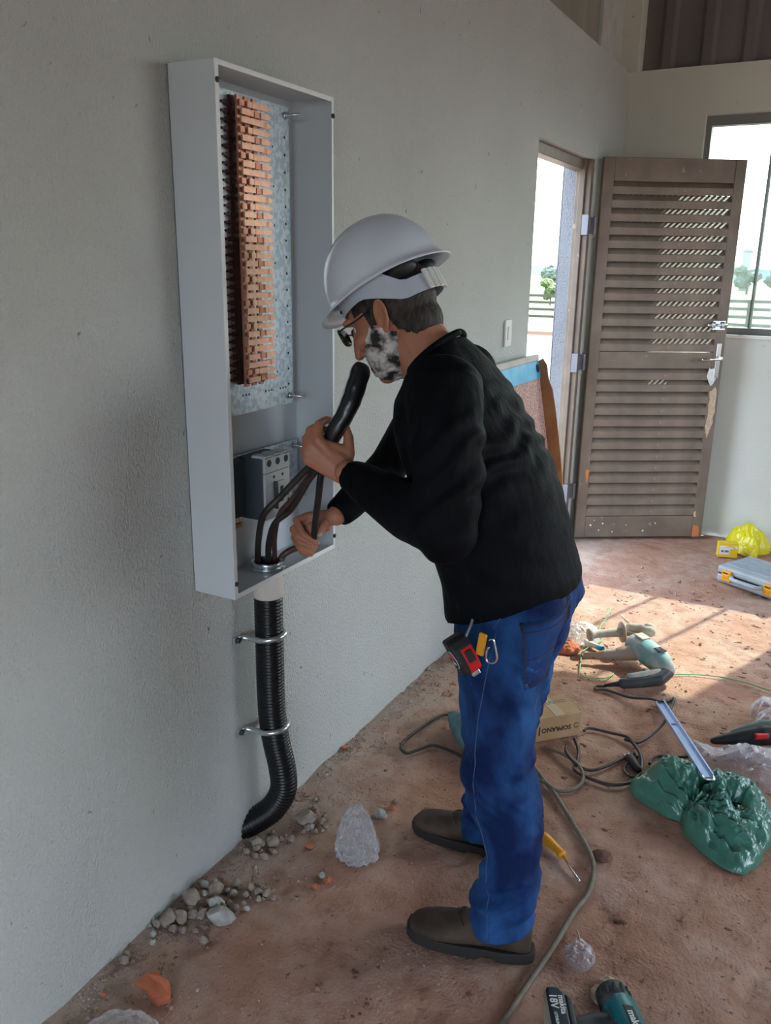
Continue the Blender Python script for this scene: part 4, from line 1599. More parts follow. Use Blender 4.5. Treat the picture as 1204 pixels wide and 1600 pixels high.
pocket = obj('back_pocket', pocket_bm(0.060, 0.070, -0.070, 0.066, -0.002, 0.0035), M_JEAN2, jns)
bm = bmesh.new()
for rr2 in (1.0, 0.93):
    out = [(-0.070, 0.066), (-0.060, -0.066), (0.0, -0.078), (0.060, -0.066), (0.070, 0.066)]
    pts = []
    for i in range(len(out) - 1):
        for k in range(8):
            t = k / 8
            a = (out[i][0] * (1 - t) + out[i + 1][0] * t) * rr2
            b = (out[i][1] * (1 - t) + out[i + 1][1] * t) * (rr2 if out[i][1] < 0.06 else 1)
            pts.append(pk(a, b + a * 0.14, 0.0022))
    tube(bm, pts, 0.0009, 6)
for b in (0.060, 0.048):
    tube(bm, [pk(-0.070 + 0.14 * k / 14, b + (-0.070 + 0.14 * k / 14) * 0.14, 0.0022) for k in range(15)], 0.0009, 6)
tube(bm, [pk(-0.066 + 0.132 * k / 14, -0.02 + 0.010 * sin(pi * k / 14), 0.0022) for k in range(15)], 0.0009, 6)
st = obj('pocket_stitching', bm, M_STITCHT, jns)
# --- boots
def boot(heel, toe, shaft_top, name='boot'):
    heel, toe = Vector(heel), Vector(toe)
    f = (toe - heel)
    f.z = 0
    L = f.length
    f.normalize()
    s = Vector((-f.y, f.x, 0))
    bm = bmesh.new()
    rr = []
    for t, w, zt, zb in ((0.02, 0.026, 0.085, 0.026), (0.08, 0.034, 0.105, 0.022), (0.2, 0.037, 0.115, 0.022), (0.34, 0.036, 0.110, 0.022), (0.48, 0.040, 0.094, 0.022), (0.62, 0.045, 0.080, 0.020),
                         (0.76, 0.047, 0.070, 0.020), (0.88, 0.042, 0.062, 0.022), (0.95, 0.033, 0.054, 0.024), (0.99, 0.018, 0.044, 0.028)):
        c = heel + f * (L * t)
        r = []
        for k in range(20):
            a = 2 * pi * k / 20
            zz = sin(a)
            ww = cos(a)
            wq = w * (math.copysign(abs(ww) ** 0.75, ww)) * (1.0 if zz < 0.2 else 1 - 0.25 * zz)
            z = (zt + zb) / 2 + (zt - zb) / 2 * math.copysign(abs(zz) ** 0.8, zz)
            r.append(c + s * wq + Vector((0, 0, z)))
        rr.append(r)
    rings(bm, rr)
    c0 = heel + f * (L * 0.22)
    tube(bm, [c0 + Vector((0, 0, 0.06)), c0 + Vector((0, 0, 0.11)), Vector(shaft_top)], [0.042, 0.043, 0.046], 18)
    me = remeshed(bm, 0.005, 4, 0.5)
    shift(me, BASE[man.name])
    b = obj_me(name, me, M_BOOT, man)
    bm = bmesh.new()
    pr = []
    N = 30
    for k in range(N):
        a = 2 * pi * k / N
        t = 0.5 - 0.515 * cos(a)
        w = 0.047 * abs(sin(a)) ** 0.55 * (0.80 + 0.22 * t)
        if 0.25 < t < 0.5:
            w *= 0.93
        pr.append(heel + f * (L * t) + s * math.copysign(w, sin(a)))
    lo, hi = [], []
    for p in pr:
        t = (p - heel).dot(f) / L
        zb = 0.014 if 0.30 < t < 0.42 else 0.002
        if t > 0.9:
            zb = 0.002 + (t - 0.9) * 0.10
        lo.append(Vector((p.x, p.y, zb)))
        hi.append(Vector((p.x, p.y, 0.030 + (0.006 if t > 0.85 else 0))))
    rings(bm, [lo, hi])
    obj('sole', bm, M_SOLE, b, False, 0.003)
    bm = bmesh.new()
    tube(bm, [heel + f * (L * t) + s * w + Vector((0, 0, z)) for t, w, z in ((0.50, 0.034, 0.060), (0.56, 0.024, 0.082), (0.60, 0.0, 0.089), (0.56, -0.024, 0.082), (0.50, -0.034, 0.060))], 0.0022, 8, sub=4)
    obj('seam', bm, M_SOLE, b)
    return b


boot((0.822, 1.528, 0), (0.541, 1.462, 0), (0.755, 1.497, 0.19))
boot((0.668, 1.826, 0), (0.384, 1.812, 0), (0.598, 1.82, 0.17))

# ------------------------------------------------------------------ helmet and glasses
hel = thing('safety_helmet', 'white hard hat with a pale grey headband worn tilted forward', 'helmet', tuple(H(0, 0, 0.07)))
bm = bmesh.new()
NA, NP = 56, 18
prev = None
rr = []


def brim(a):
    """Reach of the rim beyond the dome: a bill in front (a = 0), a small lip behind."""
    c = cos(a)
    return 0.009 + 0.028 * max(0, c) ** 2.2 + 0.010 * max(0, -c) ** 2


def rim_u(a):
    c = cos(a)
    return 0.072 - 0.004 * max(0, c) ** 2 - 0.010 * max(0, -c) ** 3


outer = []
for j in range(NP + 1):
    ph = radians(90 - 3) * j / NP
    r = []
    for i in range(NA):
        a = 2 * pi * i / NA
        r.append(H(-0.008 + 0.137 * cos(ph) ** 0.9 * cos(a), 0.116 * cos(ph) ** 0.9 * sin(a), 0.078 + 0.137 * sin(ph)))
    outer.append(r)
lip1, lip2 = [], []
for i in range(NA):
    a = 2 * pi * i / NA
    e_ = brim(a)
    lip1.append(H(-0.008 + (0.137 + e_ * 0.55) * cos(a), (0.116 + e_ * 0.55) * sin(a), rim_u(a) + 0.002))
    lip2.append(H(-0.008 + (0.137 + e_) * cos(a), (0.116 + e_) * sin(a), rim_u(a) - 0.004))
rings(bm, [lip2, lip1] + outer, cap=False)
fs = [f for f in bm.faces]
tv = bm.verts.new(H(-0.008, 0, 0.2145))
last = [v for v in bm.verts if v is not tv][-NA:]
for i in range(NA):
    bm.faces.new((last[i], last[(i + 1) % NA], tv))
bmesh.ops.recalc_face_normals(bm, faces=bm.faces)
bmesh.ops.solidify(bm, geom=bm.faces[:], thickness=0.003)
obj('shell', bm, M_HELM, hel)
bm = bmesh.new()
rr = []
for i in range(48):
    a = 2 * pi * i / 48
    c = cos(a)
    lo_ = 0.052 if c > 0.2 else 0.052 - 0.048 * min(1, (0.2 - c) / 0.75) ** 1.2
    hi_ = 0.086 if c > -0.30 else 0.086 - 0.046 * min(1, (-0.30 - c) / 0.35)
    F_, S_ = 0.112, 0.089
    r = [H(-0.004 + (F_ + o_) * c, (S_ + o_) * sin(a), u_) for o_, u_ in ((0, lo_), (0.0025, lo_), (0.0025, hi_), (0, hi_))]
    rr.append(r)
rings(bm, rr, cap=False, closed=True)
obj('headband', bm, M_BAND, hel, False, 0.0008)
bm = bmesh.new()
for s in (-1, 1):
    for a in (0.50, 0.52):
        disc(bm, H(-0.004 + 0.1135 * cos(a), s * 0.0905 * sin(a), 0.066), (hs * s + hf * 0.4), 0.004, 0.003, 10)
obj('rivet', bm, M_BLACK, hel)
bm = bmesh.new()
for s in (-1, 1):
    ellipsoid(bm, H(-0.076, 0.050 * s, 0.066), (0.034, 0.034, 0.019), HAX, 18, 12)
obj('rear_black_ovals', bm, M_BLACK, hel)  # black ovals filling the space between headband and rear rim
bm = bmesh.new()
for k in range(5):
    a = pi - 0.36 + 0.18 * k
    obox(bm, H(-0.004 + 0.118 * cos(a), 0.096 * sin(a), 0.024), (hf * cos(a) + hs * sin(a), hs * cos(a) - hf * sin(a), hu), (0.003, 0.0065, 0.022))
obj('ratchet_strap', bm, mat('clear_ratchet_plastic', (0.70, 0.70, 0.66), 0.25), hel, False, 0.0015)

gl = thing('safety_glasses', 'dark green tinted glasses on the face of the bending man', 'glasses', tuple(H(0.11, 0, 0.02)))
for s in (-1, 1):
    bm = bmesh.new()
    pts = []
    for k in range(20):
        a = 2 * pi * k / 20
        w = 0.028 * math.copysign(abs(cos(a)) ** 0.7, cos(a))
        hh = 0.021 * math.copysign(abs(sin(a)) ** 0.7, sin(a))
        sx_ = 0.036 + w
        pts.append(H(0.1265 - (sx_ - 0.008) ** 2 * 3.4, s * sx_, 0.018 + hh))
    prism(bm, pts, hf * 0.0022)
    obj('lens', bm, M_LENS, gl, True)
    bm = bmesh.new()
    tube(bm, [H(0.1150, s * 0.064, 0.026), H(0.098, s * 0.0745, 0.027), H(0.045, s * 0.0795, 0.025), H(-0.004, s * 0.0835, 0.030), H(-0.020, s * 0.083, 0.016)], 0.0017, 8, sub=4)
    obj('temple', bm, M_BLACK, gl)
bm = bmesh.new()
tube(bm, [H(0.1250, -0.012, 0.022), H(0.130, 0, 0.026), H(0.1250, 0.012, 0.022)], 0.0018, 8, sub=4)
obj('bridge', bm, M_BLACK, gl)

# ------------------------------------------------------------------ tape measure and carabiner at the belt
tp = thing('tape_measure', 'red and black tape measure clipped at the hip of the blue jeans', 'tape measure', (0.672, 1.435, 0.76))
# axes as it hangs: wide face towards the camera and the wall, front edge to the room
tn = Vector((0.66, -0.70, 0.26)).normalized()     # outward from the hip
td = Vector((0.46, 0.16, -0.87)).normalized()     # down along the body
td = (td - tn * td.dot(tn)).normalized()
tx = td.cross(tn).normalized()                    # across
if tx.x < 0:
    tx = -tx
TC = Vector((0.664, 1.418, 0.764))
# body is a rounded case: profile in (tn, td), thickness along tx
def tq(a, b, c):
    return TC + tx * a + td * b + tn * c


bm = bmesh.new()
prof = []
for (b0, c0, r, a0, a1) in ((0.012, -0.012, 0.016, 0, 90), ):
    pass
pr = [(-0.040, -0.022), (-0.040, 0.004), (-0.034, 0.018), (-0.022, 0.025), (0.010, 0.025), (0.034, 0.018), (0.040, 0.006), (0.040, -0.022)]
prism(bm, [tq(-0.021, b, c) for b, c in pr], tx * 0.042)
cs = obj('case', bm, M_BLACK, tp, False, 0.005)
bm = bmesh.new()
pr = [(-0.018, 0.0252), (0.010, 0.0262), (0.033, 0.0195), (0.041, 0.008), (0.041, -0.004), (0.034, 0.012), (0.008, 0.0225), (-0.018, 0.0215)]
prism(bm, [tq(-0.006, b, c) for b, c in pr], tx * 0.0255)
obj('red_front', bm, M_RED, tp, False, 0.0015)
bm = bmesh.new()
obox(bm, tq(0.006, 0.002, 0.0275), (tx, td, tn), (0.0075, 0.013, 0.0025))
obj('lock_button', bm, M_BLACK, tp, False, 0.002)
bm = bmesh.new()
obox(bm, tq(0.006, 0.046, 0.0), (tx, td, tn), (0.0085, 0.005, 0.0015))
obox(bm, tq(0.006, 0.0505, -0.004), (tx, td, tn), (0.0085, 0.0012, 0.006))
obj('blade_hook', bm, M_CHROME, tp, False, 0.0006)
# round badge on the flat side
ss = -1
bc = TC + tx * (ss * 0.0212) + tn * 0.002
bm = bmesh.new()
disc(bm, bc, tx * ss, 0.0195, 0.0010, 28)
bd = obj('badge_ring', bm, M_WPRINT, tp, False)
bm = bmesh.new()
disc(bm, bc + tx * ss * 0.0010, tx * ss, 0.0182, 0.0006, 28)
obj('badge_face', bm, M_BLACK, tp, False)
bm = bmesh.new()
prism(bm, [bc + tx * ss * 0.0016 + td * (-0.0165 * sin(a)) + tn * (0.0165 * cos(a)) for a in [0.25 + (pi - 0.5) * k / 12 for k in range(13)]], tx * ss * 0.0004)
obj('badge_red', bm, M_RED, tp, False)
try:
    mt = mtx(bc + tx * ss * 0.0018 + td * 0.006, tn * 1.0, -td)
    obj('badge_number', text_bm('8m', 0.013, mt, 0.0002, 0.0003), M_WPRINT, tp, False)
except Exception as ex:
    print('text', ex)

cb = thing('carabiner', 'orange and silver carabiner clip hanging on the jeans beside the tape measure', 'carabiner', (0.707, 1.425, 0.79))
bm = bmesh.new()
o1 = Vector((0.703, 1.418, 0.795))
obox(bm, o1, (Vector((0.95, -0.05, -0.15)), Vector((0.05, -1, 0.1)), Vector((0.13, 0.0, 0.99))), (0.0085, 0.004, 0.024))
obj('strap', bm, M_ORANGE, cb, False, 0.003)
bm = bmesh.new()
c0 = Vector((0.722, 1.419, 0.784))
pts = [(-0.004, 0.022), (0.004, 0.026), (0.009, 0.012), (0.014, -0.010), (0.011, -0.021), (0.002, -0.025), (-0.008, -0.020), (-0.008, -0.004), (-0.004, 0.008)]
tube(bm, [c0 + Vector((a, 0, b)) for a, b in pts], 0.0021, 10, sub=5)
obj('hook', bm, M_CHROME, cb)
bm = bmesh.new()
tube(bm, [onjean(0.640, 0.845, 0.004), onjean(0.645, 0.82, 0.007), onjean(0.655, 0.80, 0.010), Vector((0.664, 1.425, 0.795))], 0.0028, 8, sub=4)
obj('cord', bm, M_BAND, tp)

# ------------------------------------------------------------------ cords on the floor
def cord(name, pts, r, m, label, cat='cord', group=None, n=10):
    bm = bmesh.new()
    tube(bm, pts, r, n, sub=6)
    return tag(obj(name, bm, m, base=pts[0]), label, cat, group)


cord('extension_cord', [(0.805, 1.20, 0.011), (0.824, 1.326, 0.011), (0.84, 1.457, 0.010), (0.855, 1.574, 0.010), (0.866, 1.703, 0.010), (0.879, 1.779, 0.010), (0.873, 1.857, 0.010), (0.851, 1.92, 0.010),
                        (0.805, 1.987, 0.010), (0.741, 2.069, 0.010), (0.684, 2.141, 0.010), (0.634, 2.191, 0.011), (0.578, 2.249, 0.012), (0.51, 2.288, 0.011)], 0.0068, M_CORD,
     'thick grey brown cord sweeping from behind the jeans to the bottom of the photo')
cord('loose_cable', [(0.646, 2.472, 0.010), (0.677, 2.41, 0.010), (0.693, 2.339, 0.010), (0.699, 2.29, 0.012), (0.751, 2.273, 0.010), (0.814, 2.271, 0.010), (0.865, 2.315, 0.010), (0.879, 2.388, 0.010),
                    (0.863, 2.472, 0.010), (0.822, 2.539, 0.012), (0.793, 2.552, 0.010)], 0.0055, M_CORDD, 'dark cord making the widest loop on the floor right of the cardboard box')
cord('loose_cable', [(0.574, 2.377, 0.009), (0.643, 2.353, 0.017), (0.696, 2.321, 0.019), (0.727, 2.283, 0.011), (0.735, 2.234, 0.009), (0.717, 2.186, 0.009), (0.679, 2.162, 0.012), (0.641, 2.17, 0.022), (0.61, 2.179, 0.012)],
     0.0060, M_CORD, 'grey cord bending in a hook between the cardboard box and the jeans')
cord('loose_cable', [(0.640, 2.400, 0.022), (0.653, 2.354, 0.024), (0.703, 2.312, 0.018), (0.748, 2.322, 0.010), (0.80, 2.404, 0.010), (0.835, 2.478, 0.010), (0.854, 2.462, 0.011)], 0.0052, M_CORDD,
     'short dark cord crossing inside the loop beside the cardboard box')
cord('loose_cable', [(1.03, 2.56, 0.016), (0.97, 2.526, 0.012), (0.914, 2.507, 0.009), (0.895, 2.480, 0.009), (0.895, 2.443, 0.010)], 0.0050, M_CORDD,
     'dark cord leading under the aluminium rail to the black power tool')
# plug on the end of the loops
pg = thing('power_plug', 'black power plug lying among the looped cords near the green bag', 'plug', (0.85, 2.42, 0.0))
bm = bmesh.new()
chain(bm, [(0.872, 2.382, 0.018), (0.838, 2.428, 0.018)], [0.011, 0.017], 12)
obj('plug_body', bm, M_BLACK, pg)
bm = bmesh.new()
tube(bm, [(0.838, 2.425, 0.018), (0.831, 2.375, 0.010), (0.848, 2.349, 0.010), (0.868, 2.348, 0.010), (0.886, 2.382, 0.011)], 0.0045, 8, sub=5)
obj('lead', bm, M_CORDD, pg)
for k in (-1, 1):
    bm = bmesh.new()
    tube(bm, [(0.828 + 0.006 * k, 2.441 + 0.005 * k, 0.018), (0.816 + 0.006 * k, 2.458 + 0.005 * k, 0.018)], 0.0024, 8)
    obj('pin', bm, M_CHROME, pg)

# ------------------------------------------------------------------ rotary hammer lying in the sun patch
rh = thing('rotary_hammer', 'dusty teal rotary hammer drill lying on the sunlit floor', 'power tool', (0.74, 3.10, 0.0))
bm = bmesh.new()
chain(bm, [(0.702, 3.145, 0.055), (0.640, 3.118, 0.045)], [0.034, 0.026], 16)
chain(bm, [(0.640, 3.118, 0.045), (0.600, 3.100, 0.042)], [0.021, 0.019], 14)
obj('chuck', bm, M_DUST, rh)
bm = bmesh.new()
tube(bm, [(0.612, 3.106, 0.042), (0.575, 3.088, 0.040), (0.574, 3.0875, 0.040), (0.512, 3.060, 0.034)], [0.018, 0.015, 0.010, 0.0085], 12)
obj('drill_bit', bm, M_DUST, rh)
bm = bmesh.new()
chain(bm, [(0.690, 3.175, 0.070), (0.735, 3.135, 0.072), (0.790, 3.085, 0.068), (0.828, 3.045, 0.058)], [0.046, 0.050, 0.048, 0.036], 18)
me = remeshed(bm, 0.005, 3)
shift(me, BASE[rh.name])
hs_ = obj_me('motor_housing', me, M_TEALD, rh)
bm = bmesh.new()
obox(bm, (0.712, 3.155, 0.121), (Vector((0.75, -0.66, 0)), Vector((0.66, 0.75, 0)), Vector((0, 0, 1))), (0.028, 0.020, 0.004))
obj('name_plate', bm, M_DUSTP, hs_, False, 0.003)
bm = bmesh.new()
for k in range(5):
    c = Vector((0.790, 3.085, 0.114)) + Vector((0.75, -0.66, 0)) * (-0.010 + 0.008 * k)
    obox(bm, c, (Vector((0.75, -0.66, 0)), Vector((0.66, 0.75, 0)), Vector((0, 0, 1))), (0.0018, 0.016, 0.003))
obj('vent_slots', bm, M_DKPL, hs_, False)['kind'] = 'stuff'
bm = bmesh.new()
chain(bm, [(0.832, 3.035, 0.050), (0.818, 2.985, 0.040), (0.762, 2.940, 0.034), (0.705, 2.905, 0.030)], [0.030, 0.026, 0.022, 0.021], 14)
me = remeshed(bm, 0.0045, 3)
shift(me, BASE[rh.name])
obj_me('grip', me, M_DKPL, rh)
bm = bmesh.new()
tube(bm, [(0.815, 3.005, 0.061), (0.765, 2.960, 0.055), (0.715, 2.925, 0.049)], [0.012, 0.015, 0.012], 12, sub=3)
obj('grip_shell', bm, M_TEALD, rh)
bm = bmesh.new()
tube(bm, [(0.700, 2.903, 0.030), (0.668, 2.890, 0.022), (0.640, 2.885, 0.012)], [0.012, 0.008, 0.005], 10)
obj('cord_sleeve', bm, M_BLACK, rh)
bm = bmesh.new()
tube(bm, [(0.668, 2.89, 0.022), (0.640, 2.885, 0.010), (0.614, 2.871, 0.009), (0.619, 2.845, 0.009), (0.655, 2.861, 0.010), (0.744, 2.832, 0.018), (0.82, 2.828, 0.034), (0.862, 2.874, 0.012), (0.884, 2.925, 0.009),
          (0.888, 2.881, 0.010), (0.892, 2.805, 0.024), (0.888, 2.70, 0.020), (0.863, 2.61, 0.012), (0.832, 2.545, 0.011), (0.796, 2.560, 0.016), (0.741, 2.568, 0.010), (0.673, 2.562, 0.010), (0.660, 2.536, 0.010)], 0.0048, 10, sub=6)
obj('cord', bm, M_CORDD, rh)
bm = bmesh.new()
tube(bm, [(0.500, 3.165, 0.075), (0.510, 3.172, 0.076), (0.515, 3.175, 0.076), (0.530, 3.186, 0.078), (0.590, 3.225, 0.082), (0.612, 3.240, 0.084)], [0.026, 0.027, 0.018, 0.016, 0.018, 0.020], 16)
sh = obj('side_handle', bm, M_DUSTP, rh)
bm = bmesh.new()
disc(bm, (0.614, 3.242, 0.084), (0.84, 0.54, 0.03), 0.043, 0.007, 24)
obj('guard_disc', bm, M_DUST, sh, True)
bm = bmesh.new()
tube(bm, [(0.620, 3.246, 0.085), (0.690, 3.235, 0.085)], 0.012, 12)
obj('threaded_rod', bm, M_DUST, sh)
bm = bmesh.new()
chain(bm, [(0.645, 3.265, 0.100), (0.722, 3.255, 0.105)], [0.021, 0.023], 14)
ellipsoid(bm, (0.715, 3.270, 0.120), (0.020, 0.016, 0.014))
obj('clamp_collar', bm, M_DUSTP, rh)
bm = bmesh.new()
tube(bm, [(0.650, 3.270, 0.105), (0.582, 3.375, 0.100)], 0.0045, 8)
obj('depth_rod', bm, M_DUSTP, rh)

cord('twine', [(0.681, 3.035, 0.009), (0.772, 3.02, 0.009), (0.84, 3.11, 0.009), (0.975, 3.176, 0.009), (1.092, 3.183, 0.009), (1.216, 3.151, 0.009), (1.30, 3.12, 0.009)], 0.0024, M_STRING,
     'green twine stretched from the hammer drill to the right edge', 'twine', n=6)
cord('twine', [(0.645, 3.01, 0.009), (0.629, 2.956, 0.009), (0.562, 2.924, 0.009), (0.531, 2.952, 0.009), (0.505, 3.053, 0.009), (0.490, 3.152, 0.009), (0.529, 3.291, 0.009), (0.491, 3.396, 0.009), (0.487, 3.512, 0.009), (0.478, 3.675, 0.009)],
     0.0024, M_STRING, 'green twine curling round the tip of the hammer drill', 'twine', n=6)

# scraps behind the jeans in the sun
def heap(name, m, poly, hfun, label=None, cat=None, nr=22, na=72, z0=0.006, seed=0, parent=None, group=None):
    """Crumpled film: a skin over a floor outline `poly`, its height given by hfun(x, y, r) plus the creases in it."""
    cx = sum(p[0] for p in poly) / len(poly)
    cy = sum(p[1] for p in poly) / len(poly)
    ang_ = [math.atan2(p[1] - cy, p[0] - cx) for p in poly]
    order = sorted(range(len(poly)), key=lambda i: ang_[i])
    A = [ang_[i] for i in order]
    R = [math.hypot(poly[i][0] - cx, poly[i][1] - cy) for i in order]

    def rad(a):
        for i in range(len(A)):
            a0, a1 = A[i], A[(i + 1) % len(A)]
            if i == len(A) - 1:
                a1 += 2 * pi
            aa = a
            if aa < a0:
                aa += 2 * pi
            if a0 <= aa <= a1:
                t = (aa - a0) / max(1e-6, a1 - a0)
                return R[i] * (1 - t) + R[(i + 1) % len(A)] * t
        return R[0]
    bm = bmesh.new()
    rows = []
    for j in range(nr + 1):
        r = 1 - j / (nr + 0.35)
        row = []
        for k in range(na):
            a = -pi + 2 * pi * k / na
            w = rad(a) * r * (1 + 0.05 * noise.noise(Vector((cos(a) * 4, sin(a) * 4, seed + r * 2))))
            x, y = cx + w * cos(a), cy + w * sin(a)
            row.append(Vector((x, y, max(z0, z0 + hfun(x, y, r)))))
        rows.append(row)
    vv = rings(bm, list(reversed(rows)), cap=False)
    t = bm.verts.new((cx, cy, max(z0, z0 + hfun(cx, cy, 0))))
    for k in range(na):
        bm.faces.new((vv[0][k], vv[0][(k + 1) % na], t))
    # underside resting on the floor
    lo = [bm.verts.new((v.co.x, v.co.y, z0 - 0.002)) for v in vv[-1]]
    for k in range(na):
        bm.faces.new((vv[-1][k], vv[-1][(k + 1) % na], lo[(k + 1) % na], lo[k]))
    o = obj(name, bm, m, parent, base=(cx, cy, 0) if parent is None else None)
    if label:
        tag(o, label, cat, group)
    return o


def crease(x, y, s, f=22, seed=0.0):
    v = Vector((x * f, y * f, seed))
    a = 1 - abs(noise.noise(v)) * 2
    b = 1 - abs(noise.noise(v * 2.3 + Vector((3, 7, 1)))) * 2
    return s * (0.65 * a + 0.35 * b)


heap('plastic_scrap', M_CLEARW, [(0.375, 3.20), (0.42, 3.14), (0.49, 3.20), (0.50, 3.33), (0.44, 3.42), (0.375, 3.36)],
     lambda x, y, r: (1 - r * r) * 0.045 + crease(x, y, 0.016, 30, 1.0), 'crumpled milky film on the sunlit floor behind the jeans', 'plastic scrap')
heap('orange_rag', M_STONER, [(0.36, 3.11), (0.43, 3.09), (0.475, 3.15), (0.45, 3.19), (0.38, 3.17)],
     lambda x, y, r: (1 - r * r) * 0.028 + crease(x, y, 0.012, 45, 2.0), 'small orange scrap beside the crumpled film behind the jeans', 'scrap')
bm = bmesh.new()
tube(bm, [(0.470, 3.225, 0.018), (0.535, 3.195, 0.018)], 0.011, 12)
mk = obj('marker', bm, M_WHITEPL, base=(0.50, 3.21, 0.01))
tag(mk, 'small white and blue tube next to the orange scrap', 'tube')
bm = bmesh.new()
tube(bm, [(0.535, 3.195, 0.018), (0.56, 3.183, 0.018)], 0.0115, 12)
obj('cap', bm, M_BLUETAPE, mk)

# ------------------------------------------------------------------ cardboard box with print
cbx = thing('cardboard_box', 'small brown cardboard box with upside-down print standing behind the jeans', 'box', (0.60, 2.50, 0.0))
fa = Vector((0.538, 2.395, 0.004))
fd = Vector((0.108, 0.112, 0)).normalized()
fn = Vector((fd.y, -fd.x, 0))
FL, FH, FD = 0.165, 0.086, 0.125
if FL:
    bm = bmesh.new()
    prism(bm, [fa, fa + fd * FL, fa + fd * FL - fn * FD, fa - fn * FD], (0, 0, FH))
    obj('carton', bm, M_CARD, cbx, False, 0.0015)
    bm = bmesh.new()
    a = fa + fd * (FL * 0.42) + Vector((0, 0, FH + 0.0002))
    prism(bm, [a, a + fd * 0.036, a + fd * 0.036 - fn * FD, a - fn * FD], (0, 0, 0.0005))
    obj('tape', bm, M_CARDT, cbx, False)
    c = fa + fd * (FL * 0.45) + fn * 0.0006 + Vector((0, 0, FH * 0.46))
    obj('print', text_bm('SOPRANO', 0.0235, mtx(c, -fd, (0, 0, -1)), 0.0002, 0.0006), M_INK, cbx, False)
    bm = bmesh.new()
    c2 = fa + fd * (FL * 0.90) + fn * 0.0006 + Vector((0, 0, FH * 0.48))
    tube(bm, [c2 + fd * (0.0085 * cos(a)) + Vector((0, 0, 0.0085 * sin(a))) for a in [0.5 + 5.2 * k / 16 for k in range(17)]], 0.0012, 6)
    obj('logo', bm, M_INK, cbx)
    bm = bmesh.new()
    obox(bm, fa + fd * 0.012 + fn * 0.0004 + Vector((0, 0, FH * 0.45)), (fd, fn, (0, 0, 1)), (0.0018, 0.0003, 0.016))
    obj('print_bar', bm, M_INK, cbx, False)
    c = fa + fd * (FL * 0.50) - fn * (FD * 0.68) + Vector((0, 0, FH + 0.0010))
    obj('print', text_bm('SOPRANO', 0.030, mtx(c, fd, -fn), 0.0002, 0.0006), M_INKB, cbx, False)

# ------------------------------------------------------------------ angle grinder peeping out behind the leg
ag = thing('angle_grinder', 'teal power tool half hidden behind the leg with its cord looping toward the wall', 'power tool', (0.33, 2.30, 0.0))
bm = bmesh.new()
chain(bm, [(0.262, 2.355, 0.040), (0.30, 2.315, 0.046), (0.36, 2.25, 0.046), (0.44, 2.19, 0.045)], [0.022, 0.037, 0.040, 0.038], 16)
me = remeshed(bm, 0.005, 3)
shift(me, BASE[ag.name])
gb = obj_me('body', me, mat('blue_teal_plastic', (0.035, 0.14, 0.17), 0.45, col2=(0.09, 0.20, 0.21), scale=14), ag)
bm = bmesh.new()
for k in range(2):
    disc(bm, (0.302 + 0.018 * k, 2.302 - 0.014 * k, 0.074), (0.2, -0.6, 0.75), 0.0075, 0.006, 12)
obj('vent', bm, M_DKPL, gb)
bm = bmesh.new()
disc(bm, (0.47, 2.17, 0.006), (0, 0, 1), 0.055, 0.010, 28)
tube(bm, [(0.455, 2.18, 0.045), (0.47, 2.17, 0.014)], [0.030, 0.028], 16)
obj('disc_guard', bm, M_DKPL, ag)
bm = bmesh.new()
tube(bm, [(0.262, 2.355, 0.040), (0.245, 2.378, 0.022), (0.23, 2.398, 0.010), (0.216, 2.405, 0.010), (0.194, 2.377, 0.010), (0.175, 2.285, 0.010), (0.162, 2.186, 0.010), (0.172, 2.139, 0.010), (0.202, 2.122, 0.010), (0.224, 2.156, 0.010),
          (0.25, 2.201, 0.010), (0.286, 2.208, 0.010), (0.36, 2.195, 0.008), (0.408, 2.15, 0.008)], 0.0050, 10, sub=6)
obj('cord', bm, M_CORDD, ag)

# ------------------------------------------------------------------ screwdriver, bark clod, paper scrap
sd = thing('screwdriver', 'yellow handled screwdriver on the floor beside the jeans hem', 'screwdriver', (0.78, 1.87, 0.0))
bm = bmesh.new()
tube(bm, [(0.712, 1.934, 0.019), (0.722, 1.924, 0.019), (0.745, 1.908, 0.019), (0.765, 1.895, 0.019), (0.780, 1.883, 0.018), (0.786, 1.878, 0.018)], [0.010, 0.0145, 0.013, 0.0105, 0.013, 0.009], 12, sub=3)
obj('handle', bm, M_ORANGE, sd)
bm = bmesh.new()
tube(bm, [(0.784, 1.880, 0.018), (0.838, 1.826, 0.0095), (0.848, 1.816, 0.008)], [0.0030, 0.0030, 0.0036], 10)
obj('shaft', bm, M_STEEL, sd)


def lump(name, m, c, r, seed, label=None, cat=None, group=None, flat=0.7, sub=2, parent=None):
    bm = bmesh.new()
    bmesh.ops.create_icosphere(bm, subdivisions=sub, radius=1)
    rnd = random.Random(seed)
    o_ = Vector((rnd.uniform(0, 50), rnd.uniform(0, 50), rnd.uniform(0, 50)))
    sx_, sy_ = rnd.uniform(0.8, 1.25), rnd.uniform(0.7, 1.1)
    for w in bm.verts:
        d = 1 + 0.42 * noise.noise(w.co * 1.1 + o_) + 0.18 * noise.noise(w.co * 2.6 + o_)
        w.co = Vector((w.co.x * sx_ * r * d, w.co.y * sy_ * r * d, w.co.z * flat * r * d))
    # a few sheared-off faces
    for _ in range(4):
        n_ = Vector((rnd.uniform(-1, 1), rnd.uniform(-1, 1), rnd.uniform(-0.2, 1))).normalized()
        lim = r * rnd.uniform(0.5, 0.75)
        for w in bm.verts:
            e_ = w.co.dot(n_) - lim
            if e_ > 0:
                w.co -= n_ * e_
    zmin = min(w.co.z for w in bm.verts)
    for w in bm.verts:
        w.co += Vector((c[0], c[1], c[2] - zmin - 0.1 * r))
    o = obj(name, bm, m, parent, smooth=False, base=tuple(c))
    if label:
        tag(o, label, cat, group)
    return o


